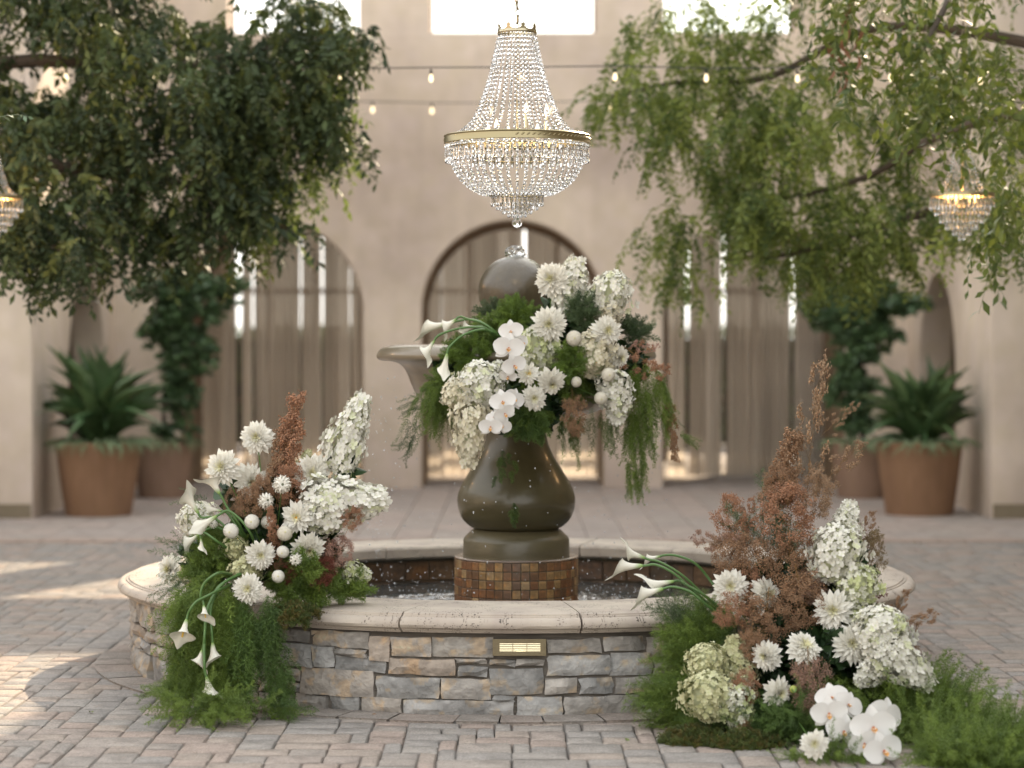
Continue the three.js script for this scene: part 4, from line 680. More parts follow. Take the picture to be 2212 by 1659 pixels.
// dahlias: spiralling pointed petals, every petal its own piece
const dPet = [[0.155, 0.2, -0.3], [0.155, 0.3, 0.05], [0.17, 0.4, 0.5]].map(([w, c, b]) => [0, 1, 2].map((k) => blade(5, 2, (s) => w * (1 + 0.12 * (k - 1)) * Math.pow(Math.sin(Math.PI * Math.pow(Math.min(1, s * 0.97 + 0.03), 0.8 + 0.1 * k)), 0.75) * (1 - 0.0 * s) + 0.003, c * 2.2, b + 0.18 * (k - 1), 0.12 * (k - 1))));
function dahlia(label, group, x, y, dep, rpx, fx, fy, o = {}) {
  const p = D(x, y, dep), r = rpx * 1.08 * dep / F, t = thing('dahlia', label, 'dahlia', group, p), q = rng(Math.round(x * 7 + y)), N = Math.round((o.n ?? 104) * 1.35), qf = facing(fx, fy);
  const open = (o.open ?? 1) * (0.86 + 0.26 * q()), flower = t, fat = 0.98 + 0.3 * q();
  for (let i = 0; i < N; i++) {
    const s = i / (N - 1), az = i * 2.39996 + q() * 0.25, el = lerp(-0.42, 1.38, Math.pow(s, 1.25)) * open + (q() - 0.5) * 0.34, L = r * lerp(0.97, 0.40, Math.pow(s, 1.1)) * (0.84 + 0.24 * q());
    const m = mesh('petal', dPet[s < 0.5 ? 0 : s < 0.85 ? 1 : 2][Math.floor(q() * 3)], s < 0.8 ? M.petal : s < 0.95 ? M.petalIn : (o.eye ?? M.petalEye), flower);
    const d = V(Math.cos(az) * Math.cos(el), Math.sin(az) * Math.cos(el), Math.sin(el)), nrm = V(-Math.cos(az) * Math.sin(el), -Math.sin(az) * Math.sin(el), Math.cos(el)), xx = d.clone().cross(nrm).normalize();
    const qq = new THREE.Quaternion().setFromRotationMatrix(new THREE.Matrix4().makeBasis(xx, d, nrm)); m.quaternion.copy(qf).multiply(qq); m.rotateY((q() - 0.5) * 0.5);
    m.position.copy(V(Math.cos(az) * r * 0.10 * (1 - s), Math.sin(az) * r * 0.10 * (1 - s), r * (0.02 + 0.26 * s)).applyQuaternion(qf)); m.scale.set(L * fat, L, L);
  }
  if (o.stamen) mesh('disc', (() => { const a = []; for (let i = 0; i < 26; i++) a.push(new THREE.IcosahedronGeometry(r * 0.05, 0).translate((q() - 0.5) * r * 0.3, (q() - 0.5) * r * 0.3, r * (0.34 + 0.1 * q()))); const g = merge(a); g.applyQuaternion(qf); return g; })(), M.yellow, t);
  mesh('calyx', new THREE.SphereGeometry(r * 0.16, 10, 6).scale(1, 1, 0.6).applyQuaternion(qf), M.stem, t);
  if (o.root) thinStem(t, o.root);
  return t;
}
// pompons and ranunculus: shells of little overlapping petals
function pompGeo(n, w, size, flat, seed) {
  const q = rng(seed), a = [], base = blade(3, 2, (s) => w * Math.pow(Math.sin(Math.PI * (0.12 + 0.83 * Math.pow(s, 0.8))), 0.6), 0.9, 0.9);
  for (let i = 0; i < n; i++) { const z = 1 - 1.75 * (i + 0.5) / n, rad = Math.sqrt(Math.max(0, 1 - z * z)), az = i * 2.39996, nrm = V(Math.cos(az) * rad, Math.sin(az) * rad, z), up = V(0, 0, 1).addScaledVector(nrm, -nrm.z).normalize(); if (up.lengthSq() < 0.1) up.set(1, 0, 0); const d = up.clone().multiplyScalar(0.9).addScaledVector(nrm, 0.28).normalize(), z2 = nrm.clone().addScaledVector(d, -nrm.dot(d)).normalize(), x2 = d.clone().cross(z2), m = new THREE.Matrix4().makeBasis(x2, d, z2), k = size * (0.85 + 0.3 * q()); m.scale(V(k, k, k)); m.setPosition(nrm.clone().multiplyScalar(0.86)); a.push(base.clone().applyMatrix4(m)); }
  a.push(new THREE.SphereGeometry(0.84, 20, 14)); const g = merge(a); g.scale(1, 1, flat); return g;
}
const POMP = pompGeo(190, 0.34, 0.34, 0.82, 4), RANUN = pompGeo(46, 0.62, 0.72, 0.8, 9);
function pompon(label, group, x, y, dep, rpx, fx, fy, o = {}) {
  const p = D(x, y, dep), r = rpx * dep / F, t = thing(o.ranun ? 'ranunculus' : 'pompon_flower', label, o.ranun ? 'ranunculus' : 'pompon flower', group, p), qf = facing(fx, fy);
  const m = mesh('petals', o.ranun ? RANUN : POMP, o.m ?? M.petal, t); m.quaternion.copy(qf); m.rotateZ(x); m.scale.setScalar(r * (o.ranun ? 0.86 : 0.96)); m.userData.kind = 'stuff';
  const e = mesh('eye', new THREE.SphereGeometry(r * (o.ranun ? 0.16 : 0.12), 10, 8).scale(1, 1, 0.5), o.ranun ? M.eyeDark ??= mat([0.12, 0.13, 0.08], 0.7) : M.petalEye, t); e.quaternion.copy(qf); e.position.copy(V(0, 0, r * 0.78).applyQuaternion(qf));
  if (o.root) thinStem(t, o.root, 0.002);
}
// calla lilies: a rolled spathe with a flared lip and drawn out tip, a spadix and a curving stem
function spatheGeo(flare, seed) {
  const nu = 22, nv = 30, P = [], I = [], C = [];
  for (let j = 0; j <= nu; j++) for (let i = 0; i <= nv; i++) {
    const u = j / nu, v = (i / nv * 2 - 1) * Math.PI * 1.06, front = Math.cos(v * 0.94), tip = Math.exp(-v * v / 0.18);
    const len = 0.54 + 0.30 * (0.5 + 0.5 * Math.cos(v)) + 0.11 * Math.exp(-v * v / 0.10), y = u * len, f = Math.max(0, u - 0.42) / 0.58;
    let r = 0.045 + 0.10 * Math.pow(u, 0.8) + (flare * (0.20 + 0.04 * Math.sin(v * 2 + seed))) * Math.pow(f, 1.7); r *= 1 + 0.05 * v / Math.PI;
    const drop = flare * 0.10 * Math.pow(f, 4) * (1 - 1.3 * tip), lean = 0.10 * flare * tip * f * f;
    P.push(Math.sin(v) * r, y - drop, Math.cos(v) * r + lean); const g = 1 - smooth(0.0, 0.36, u); C.push(lerp(0.73, 0.22, g), lerp(0.71, 0.36, g), lerp(0.61, 0.08, g));
  }
  for (let j = 0; j < nu; j++) for (let i = 0; i < nv; i++) { const a = j * (nv + 1) + i, b = a + nv + 1; I.push(a, b, a + 1, b, b + 1, a + 1); }
  const g = new THREE.BufferGeometry(); g.setAttribute('position', new THREE.Float32BufferAttribute(P, 3)); g.setAttribute('color', new THREE.Float32BufferAttribute(C, 3)); g.setIndex(I); g.computeVertexNormals(); return g;
}
const SPATHE = [spatheGeo(0.75, 0), spatheGeo(0.95, 1.3), spatheGeo(0.6, 2.5), spatheGeo(1.15, 4)];
M.spathe = new THREE.MeshPhysicalMaterial({ color: 0xffffff, vertexColors: true, roughness: 0.55, side: THREE.DoubleSide, transmission: 0.12, thickness: 0, sheen: 0.2 });
M.spadix = mat([0.65, 0.42, 0.07], 0.8);
// base (joint with the stem) and tip on the print; dz moves the tip towards the lens; lip: where the long side of the lip lies
function calla(label, group, bx, by, tx, ty, dep, kind, stem, o = {}) {
  const b = D(bx, by, dep), e = D(tx, ty, dep - (o.dz ?? 0)), t = thing('calla_lily', label, 'calla lily', group, b), d = e.clone().sub(b), L = d.length() / 0.98, y = d.normalize();
  let z = (o.lip ?? V(0, -0.5, 1)).clone(); z.addScaledVector(y, -z.dot(y)).normalize(); const x = y.clone().cross(z).normalize();
  const qn = new THREE.Quaternion().setFromRotationMatrix(new THREE.Matrix4().makeBasis(x, y, z));
  const m = mesh('spathe', SPATHE[kind], M.spathe, t); m.quaternion.copy(qn); m.scale.set(L * 1.08 * (o.w ?? 1), L, L * 1.08 * (o.w ?? 1));
  const s = mesh('spadix', new THREE.CapsuleGeometry(0.035, 0.42, 4, 8).translate(0, 0.42, 0), M.spadix, t); s.quaternion.copy(qn); s.scale.setScalar(L * 0.9);
  const pts = [V(0, 0, 0), y.clone().multiplyScalar(-0.025), ...stem.map(([px, py, dd]) => D(px, py, dd ?? dep).sub(b))];
  mesh('stem', tube(pts, 0.0062 * (o.sw ?? 1), 0.0068 * (o.sw ?? 1), 36, 9), M.callaStem ??= mat([0.075, 0.155, 0.04], 0.35), t);
}
// moth orchids
const rnd = (w, n = 0.62) => (s) => w * Math.pow(Math.sin(Math.PI * Math.pow(Math.min(0.985, 0.04 + 0.96 * s), 0.9)), n);
const OP = { petal: blade(7, 4, rnd(0.56, 0.5), 0.16, 0.35), sepal: blade(6, 3, rnd(0.33, 0.7), 0.2, 0.3), lip: blade(4, 2, rnd(0.3, 0.7), 1.1, -0.9), ear: blade(3, 2, rnd(0.22, 0.7), 0.9, -0.4) };
M.orchid = mat([0.75, 0.735, 0.70], 0.6, { transmission: 0.16, thickness: 0 });
M.lip = mat([0.66, 0.36, 0.12], 0.55); M.lipPale = mat([0.78, 0.60, 0.42], 0.55); M.throat = mat([0.42, 0.13, 0.06], 0.6);
function orchid(label, group, x, y, dep, rpx, fx, fy, roll = 0) {
  const p = D(x, y, dep), r = rpx * dep / F, t = thing('orchid_bloom', label, 'orchid', group, p), qf = facing(fx, fy), q = rng(Math.round(x * 3 + y));
  const add = (n, g, m, ang, s, z, tilt) => { const o = mesh(n, g, m, t); o.quaternion.copy(qf).multiply(new THREE.Quaternion().setFromEuler(new THREE.Euler(0, 0, ang + roll))); o.rotateX(tilt + (q() - 0.5) * 0.2); o.scale.setScalar(r * s); o.position.copy(V(0, 0, z * r).applyQuaternion(qf)); };
  add('sepal', OP.sepal, M.orchid, 0, 1.0, -0.05, 0.1); add('sepal', OP.sepal, M.orchid, 2.2, 0.98, -0.06, 0.1); add('sepal', OP.sepal, M.orchid, -2.2, 0.98, -0.06, 0.1);
  add('petal', OP.petal, M.orchid, 1.35, 1.04, 0.03, 0.16); add('petal', OP.petal, M.orchid, -1.35, 1.04, 0.04, 0.16);
  add('lip', OP.lip, M.lip, 3.14, 0.46, 0.08, 0.5); add('lip', OP.ear, M.lipPale, 2.2, 0.3, 0.1, 0.9); add('lip', OP.ear, M.lipPale, -2.2, 0.3, 0.1, 0.9);
  const c = mesh('column', new THREE.SphereGeometry(r * 0.075, 8, 6), M.throat, t); c.position.copy(V(0, 0, r * 0.13).applyQuaternion(qf));
}
// hydrangeas: heads of four petalled florets round a green core
function hydGeo(n, prof, fs, seed, tint) {
  const q = rng(seed), P = [], C = [], pet = [[0, 0], [0.34, 0.28], [0.40, 0.66], [0.18, 0.95], [-0.18, 0.97], [-0.41, 0.66], [-0.33, 0.28]];
  const put = (v, c) => { P.push(v.x, v.y, v.z); C.push(...c); };
  for (let i = 0; i < n; i++) {
    const s = (i + 0.5) / n, az = i * 2.39996 + (q() - 0.5) * 0.5, lump = 1 + 0.55 * N3(Math.sin(az) * 1.4 + seed, s * 3.6, Math.cos(az) * 1.4), rad = prof(s) * (0.74 + 0.40 * Math.pow(q(), 1.5)) * lump, c = V(Math.sin(az) * rad, s + (q() - 0.5) * 0.05, Math.cos(az) * rad);
    const slope = (prof(Math.min(1, s + 0.03)) - prof(Math.max(0, s - 0.03))) / 0.06, nrm = V(Math.sin(az), clamp(-slope, -1.2, 2.5), Math.cos(az)).add(V((q() - 0.5) * 0.9, (q() - 0.5) * 0.9, (q() - 0.5) * 0.9)).normalize(), qq = qTo(nrm, V(0, 0, 1)), f = fs * (0.85 + 0.6 * q()), roll = q() * 6.28, tn = tint(s, q());
    for (let k = 0; k < 4; k++) {
      const a = roll + k * 1.5708, ca = Math.cos(a), sa = Math.sin(a), cup = 0.1 + 0.3 * q(), w = pet.map(([x, y]) => V((x * ca - y * sa) * f, (x * sa + y * ca) * f, f * (cup * (y - 0.2) + (k % 2) * 0.05 - 0.5 * x * x)).applyQuaternion(qq).add(c)), tt = [tn, tn.map((v) => v * 0.96)][k % 2], inner = tt.map((v, m) => v * [0.86, 0.92, 0.66][m]);
      for (const [A, B, E] of [[0, 1, 6], [1, 2, 5], [1, 5, 6], [2, 3, 4], [2, 4, 5]]) { put(w[A], A === 0 ? inner : tt); put(w[B], tt); put(w[E], tt); }
    }
  }
  const g = new THREE.BufferGeometry(); g.setAttribute('position', new THREE.Float32BufferAttribute(P, 3)); g.computeVertexNormals(); g.setAttribute('color', new THREE.Float32BufferAttribute(C, 3)); return g;
}
const cone = (s) => 0.10 + 0.32 * Math.pow(Math.sin(Math.PI * (0.1 + 0.88 * Math.pow(s, 0.62))), 0.8) * (1 - 0.25 * s), globe = (s) => 0.06 + 0.47 * Math.sqrt(Math.max(0, 1 - (2 * s - 1) ** 2)), slim = (s) => 0.04 + 0.24 * Math.pow(Math.sin(Math.PI * (0.08 + 0.9 * Math.pow(s, 0.75))), 0.8);
const white = (s, r) => r < 0.88 ? [0.78, 0.765, 0.68].map((v) => v * (0.9 + 0.12 * r)) : [0.64, 0.655, 0.45], creamT = (s, r) => [0.71 - 0.06 * r, 0.67 - 0.08 * r, 0.53 - 0.1 * r], greenT = (s, r) => r < 0.3 ? [0.62, 0.62, 0.38] : [0.41 + 0.14 * r, 0.425 + 0.1 * r, 0.20 + 0.12 * r], mixT = (s, r) => r < 0.55 ? [0.70, 0.70, 0.58] : [0.56, 0.60, 0.32];
const HY = { white: [hydGeo(300, cone, 0.068, 1, white), hydGeo(330, globe, 0.072, 2, white), hydGeo(210, slim, 0.06, 3, white)], cream: [hydGeo(300, cone, 0.068, 4, creamT), hydGeo(330, globe, 0.072, 5, creamT), hydGeo(210, slim, 0.06, 6, creamT)], green: [hydGeo(330, cone, 0.06, 7, greenT), hydGeo(420, globe, 0.06, 8, greenT), hydGeo(130, slim, 0.08, 9, greenT)], mixed: [hydGeo(300, cone, 0.066, 10, mixT), hydGeo(340, globe, 0.07, 11, mixT), hydGeo(210, slim, 0.06, 12, mixT)] };
M.floret = new THREE.MeshPhysicalMaterial({ color: 0xffffff, vertexColors: true, roughness: 0.75, side: THREE.DoubleSide, transmission: 0.16, thickness: 0 });
M.core = mat([0.46, 0.48, 0.30], 0.9);
// from the foot (x0, y0) to the top (x1, y1) of the head on the print
function hydrangea(label, group, tone, shape, x0, y0, x1, y1, dep, wide = 1, dz = 0, root) {
  const a = D(x0, y0, dep), b = D(x1, y1, dep - dz), t = thing('hydrangea', label, 'hydrangea', group, a), d = b.sub(a), L = d.length();
  const m = mesh('florets', HY[tone][shape], M.floret, t); m.userData.kind = 'stuff'; m.quaternion.copy(qTo(d)); m.rotateY(x0); m.scale.set(L * wide, L, L * wide);
  const c = mesh('core', new THREE.SphereGeometry(0.5, 12, 9).scale(0.44 * (shape === 1 ? 1.5 : shape === 2 ? 0.55 : 0.85), 0.92, 0.44 * (shape === 1 ? 1.5 : shape === 2 ? 0.55 : 0.85)).translate(0, 0.47, 0), M.core, t); c.quaternion.copy(m.quaternion); c.scale.copy(m.scale);
  if (root) thinStem(t, root, 0.003, M.stemBrown);
}
// feathery dried plumes: branching stems set with tiny seed heads
function plumeGeo(kind, seed) {
  const q = rng(seed), st = [], P = [], C = [], oc = new THREE.OctahedronGeometry(1, 0).toNonIndexed().attributes.position;
  const bud = (p, s) => { const c = 0.7 + 0.6 * q(), w = q(), col = w < 0.75 ? [c, c, c] : w < 0.9 ? [c * 1.25, c * 1.1, c * 0.95] : [c * 0.7, c * 0.6, c * 0.55], e = [0.7 + 0.6 * q(), 0.7 + 0.6 * q(), 0.7 + 0.6 * q()], a = q() * 6.28, ca = Math.cos(a), sa = Math.sin(a); for (let i = 0; i < oc.count; i++) { const x = oc.getX(i) * s * e[0], z = oc.getZ(i) * s * e[2]; P.push(p.x + x * ca - z * sa, p.y + oc.getY(i) * s * e[1], p.z + x * sa + z * ca); C.push(...col); } };
  const conf = { dense: [28, 0.17, 66, 0.075, 0.0115], cloud: [26, 0.34, 100, 0.12, 0.0108], airy: [16, 0.34, 44, 0.07, 0.0115] }[kind];
  st.push(bar(V(0, -0.1, 0), V(0, 0.85, 0), 0.007, 4, 0.002));
  for (let i = 0; i < conf[0]; i++) {
    const s = (i + q()) / conf[0], y = 0.06 + 0.9 * s, az = i * 2.4 + q(), out = conf[1] * (kind === 'cloud' ? Math.sin(Math.PI * (0.2 + 0.72 * s)) : 1 - 0.75 * s) * (0.6 + 0.6 * q()), e = V(Math.sin(az) * out, y + 0.05 + 0.05 * q(), Math.cos(az) * out), f = V(0, y - 0.12, 0);
    if (kind !== 'dense' || i % 2) st.push(bar(f, e, 0.0035, 3, 0.0012));
    const subs = 3 + Math.floor(q() * 3);
    for (let k = 0; k < subs; k++) { const c = e.clone().add(V(q() - 0.5, q() - 0.4, q() - 0.5).multiplyScalar(conf[3] * 1.5)); if (kind === 'airy') st.push(bar(e, c, 0.0016, 3)); for (let n = 0; n < conf[2] / 2.4; n++) { const g = V(q() + q() - 1, q() + q() - 1, q() + q() - 1).multiplyScalar(conf[3] * 0.75); bud(c.clone().add(g), conf[4] * (0.55 + 0.7 * q())); } }
  }
  const g = new THREE.BufferGeometry(); g.setAttribute('position', new THREE.Float32BufferAttribute(P, 3)); g.computeVertexNormals(); g.setAttribute('color', new THREE.Float32BufferAttribute(C, 3)); return [g, merge(st)];
}
const PL = { dense: [plumeGeo('dense', 1), plumeGeo('dense', 2)], cloud: [plumeGeo('cloud', 3), plumeGeo('cloud', 4), plumeGeo('cloud', 5)], airy: [plumeGeo('airy', 6), plumeGeo('airy', 7)] };
const plumeMat = {}, PT = { rust: [0.315, 0.17, 0.10], brown: [0.27, 0.165, 0.095], tan: [0.29, 0.195, 0.12], mauve: [0.275, 0.175, 0.13], wine: [0.16, 0.048, 0.03], olive: [0.20, 0.145, 0.07], pink: [0.42, 0.26, 0.21] };
function plume(label, group, tone, kind, x0, y0, x1, y1, dep, wide = 1, dz = 0) {
  const a = D(x0, y0, dep), b = D(x1, y1, dep - dz), t = thing('dried_plume', label, 'dried plume', group, a), d = b.sub(a), L = d.length(), v = PL[kind][Math.round(x0 + y0) % PL[kind].length];
  plumeMat[tone] ??= new THREE.MeshPhysicalMaterial({ color: RGB(...PT[tone]), vertexColors: true, roughness: 0.9, side: THREE.DoubleSide });
  const m = mesh('seed_heads', v[0], plumeMat[tone], t); m.userData.kind = 'stuff'; m.quaternion.copy(qTo(d)); m.rotateY(x0); m.scale.set(L * wide, L, L * wide);
  const s = mesh('stems', v[1], M.stemBrown, t); s.userData.kind = 'stuff'; s.quaternion.copy(m.quaternion); s.scale.copy(m.scale);
}
// ================================================================ the three arrangements
// --- left, on the fountain's rim
{
  const gD = 'white dahlias of the rim arrangement', gP = 'white button flowers of the rim arrangement', gC = 'calla lilies of the rim arrangement', gH = 'hydrangeas of the rim arrangement', gS = 'dried plumes of the rim arrangement', root = D(590, 1225, 11.75), z = 11.6;
  const d = (l, ...a) => dahlia(l, gD, ...a);
  d('highest white dahlia of the rim bouquet, standing left of the tall rust plume', 555, 946, 11.75, 37, -0.05, 0.15, { root });
  d('white dahlia above the upright calla lilies, furthest left of the upper trio', 482, 1010, 11.65, 39, -0.25, 0.1, { root });
  d('white dahlia tucked below the highest one, half covered by a small brown plume', 540, 1037, 11.7, 38, 0.35, -0.25, { root });
  d('white dahlia with pale yellow centre to the right of the tall rust plume', 673, 1020, 11.65, 39, 0.15, -0.1, { root });
  d('open white dahlia with an orange centre beside the big hydrangea', 643, 1117, 11.5, 38, -0.1, 0.05, { n: 44, stamen: true, open: 0.85, root });
  d('nodding white dahlia above the dark wine red heads', 665, 1184, 11.45, 37, 0.35, -0.45, { root });
  d('white dahlia in front of the greenish cream hydrangea', 562, 1199, 11.4, 33, 0.15, 0.0, { root });
  d('lowest white dahlia of the rim bouquet, over the trailing fern', 537, 1271, 11.3, 33, -0.05, 0.05, { root });
  d('soft white dahlia lying on the coping behind fern sprigs at the far left', 372, 1232, 12.0, 36, -0.6, 0.25, { root });
  const p = (l, ...a) => pompon(l, gP, ...a);
  p('open ranunculus with a dark eye below the tall rust plume', 609, 1047, 11.45, 19, 0.2, 0.1, { ranun: true, root });
  p('ranunculus half hidden under the brown plume, above the two round buttons', 574, 1082, 11.5, 17, 0.5, 0.2, { ranun: true, root });
  p('small ranunculus tucked beneath the nodding dahlia', 640, 1208, 11.38, 14, -0.1, -0.3, { ranun: true, root });
  p('upper right of the two neighbouring white buttons near the callas', 544, 1127, 11.45, 18, 0.0, 0.05, { root });
  p('lower left of the two neighbouring white buttons near the callas', 499, 1147, 11.42, 18.5, -0.15, -0.1, { root });
  p('creamy button just below the orange centred dahlia', 615, 1152, 11.4, 18.5, 0.2, 0.3, { m: M.cream, root });
  p('small white button left of the nodding dahlia', 611, 1192, 11.38, 15, -0.1, -0.2, { root });
  p('white button lowest in the bouquet, half sunk in fern', 601, 1245, 11.35, 15.5, 0.05, 0.1, { root });
  p('white button mostly hidden behind the small rust plume at the centre', 578, 1128, 11.55, 16, 0.1, 0.1, { root });
  p('little pale bud blossom left of the callas, seen face on', 460, 1131, 11.5, 10, -0.2, 0.1, { ranun: true, root });
  const c = (l, ...a) => calla(l, gC, ...a);
  c('upright calla with a green throat, highest of the calla fan', 474, 1066, 442, 1018, 11.5, 1, [[490, 1095], [515, 1130], [545, 1190, 11.7]], { lip: V(-1, -0.2, 0.6), w: 1.1 });
  c('tall white calla opening upwards at the outer left of the fan', 428, 1108, 389, 1046, 11.5, 3, [[460, 1118], [500, 1150], [545, 1200, 11.7]], { lip: V(-0.4, 1, 0.2), w: 0.8 });
  c('short pale calla lying between the tall white calla and the stems', 478, 1104, 432, 1094, 11.55, 0, [[500, 1120], [520, 1150], [545, 1200, 11.7]], { lip: V(-0.3, 1, 0.4), w: 0.75 });
  c('greenish calla curling downwards below the tall white calla', 468, 1115, 410, 1152, 11.45, 2, [[490, 1103], [515, 1118], [540, 1150], [555, 1200, 11.7]], { lip: V(-1, -0.6, 0.5), w: 0.85 });
  c('drooping calla at the outermost left under the fan', 430, 1155, 385, 1190, 11.55, 1, [[465, 1140], [510, 1160], [550, 1210, 11.7]], { lip: V(0, -1, 0.5), w: 0.8 });
  c('small calla hanging among fern sprigs on the left', 434, 1163, 438, 1200, 11.45, 0, [[440, 1150], [470, 1170], [550, 1220, 11.7]], { lip: V(1, 0, 0.6), w: 0.8 });
  // hanging in front of the fern, over the coping
  c('hanging calla with the yellow spadix showing, uppermost of the drooping group', 440, 1308, 447, 1352, 11.2, 1, [[433, 1290], [440, 1262], [466, 1240], [500, 1240, 11.4]], { lip: V(0.6, -0.2, -0.8), w: 1.05, dz: 0.03 });
  c('broad open calla with a curled tip, furthest left of the drooping group', 403, 1338, 387, 1402, 11.2, 3, [[410, 1318], [424, 1300], [452, 1285], [500, 1262, 11.4]], { lip: V(-0.3, -0.2, -1), w: 0.95, dz: 0.03 });
  c('bell shaped calla with a frilled mouth, middle of the drooping group', 437, 1404, 424, 1456, 11.18, 1, [[442, 1370], [448, 1330, 11.26], [470, 1270, 11.3], [510, 1245, 11.4]], { lip: V(0.7, 0, -0.5), w: 0.95 });
  c('slender calla folded shut, furthest right of the drooping group', 459, 1388, 462, 1446, 11.22, 2, [[457, 1360], [456, 1310, 11.27], [478, 1265, 11.3], [515, 1240, 11.4]], { lip: V(-0.7, 0, -0.3), w: 0.95 });
  c('longest stemmed calla hanging lowest, nearly at the paving', 446, 1462, 462, 1516, 11.15, 0, [[441, 1430], [442, 1370, 11.2], [450, 1310, 11.25], [480, 1262, 11.3], [520, 1240, 11.4]], { lip: V(1, -0.2, 0.3), w: 1.0, sw: 1.15 });
  const h = (l, ...a) => hydrangea(l, gH, ...a);
  h('tall upright white hydrangea spire at the right of the rim bouquet', 'white', 0, 728, 1015, 783, 858, 11.7, 0.68, 0, root);
  h('loose lower tuft of florets hanging from the tall hydrangea spire', 'mixed', 2, 762, 985, 722, 1060, 11.7, 0.9);
  h('large white hydrangea cone pointing right over the pool', 'white', 0, 655, 1092, 830, 1078, 11.62, 0.85, 0.03, root);
  h('white hydrangea mound under the large cone, next to the orange centred dahlia', 'white', 1, 690, 1150, 700, 1055, 11.58, 0.95);
  h('small mint green hydrangea lowest on the right, above the water', 'mixed', 0, 742, 1236, 800, 1244, 11.7, 1.1);
  h('olive green hydrangea in the heart of the bouquet', 'green', 1, 505, 1208, 512, 1158, 11.55, 1.15);
  h('greenish cream hydrangea between two lower dahlias', 'green', 1, 538, 1262, 530, 1200, 11.5, 1.15);
  h('cream hydrangea veiled by fern at the left of the bouquet', 'cream', 1, 440, 1270, 424, 1198, 11.85, 1.2);
  h('white hydrangea furthest left behind the calla lilies, edge of the bouquet', 'white', 1, 440, 1160, 410, 1088, 11.9, 1.0);
  h('pale green florets peeping out between rust plume and right dahlia', 'green', 2, 640, 1040, 668, 975, 11.75, 0.9);
  const s = (l, ...a) => plume(l, gS, ...a);
  s('tall rust pink plume, the highest point of the rim bouquet', 'rust', 'dense', 610, 1075, 640, 868, 11.7, 0.85, 0.02);
  s('second rust plume rising just below and left of the tall one', 'brown', 'dense', 598, 1080, 612, 935, 11.72, 1.0);
  s('short bright rust plume under the open ranunculus', 'rust', 'cloud', 630, 1105, 628, 1010, 11.6, 1.0);
  s('small brown plume covering the edge of a white dahlia', 'brown', 'cloud', 560, 1110, 566, 1030, 11.55, 0.9);
  s('brown plume over the calla stems', 'brown', 'cloud', 530, 1128, 548, 1050, 11.55, 1.0);
  s('thin tan plume behind the calla stems', 'tan', 'cloud', 495, 1120, 508, 1058, 11.7, 0.9);
  s('little rust head in front of the hidden white button', 'rust', 'dense', 592, 1168, 584, 1100, 11.42, 1.0);
  s('round rust head hanging at the tip of the large hydrangea cone', 'rust', 'cloud', 748, 1150, 772, 1096, 11.5, 0.95);
  s('dusky pink plume below the large hydrangea cone', 'pink', 'cloud', 705, 1225, 752, 1168, 11.6, 1.1);
  s('dark wine red head under the nodding dahlia', 'wine', 'cloud', 690, 1270, 702, 1205, 11.5, 1.2);
  s('dark wine red head left of the other, behind the lowest button', 'wine', 'cloud', 640, 1268, 634, 1212, 11.55, 1.2);
  s('small rust spike between the buttons at the centre', 'rust', 'cloud', 586, 1240, 590, 1160, 11.6, 0.9);
}
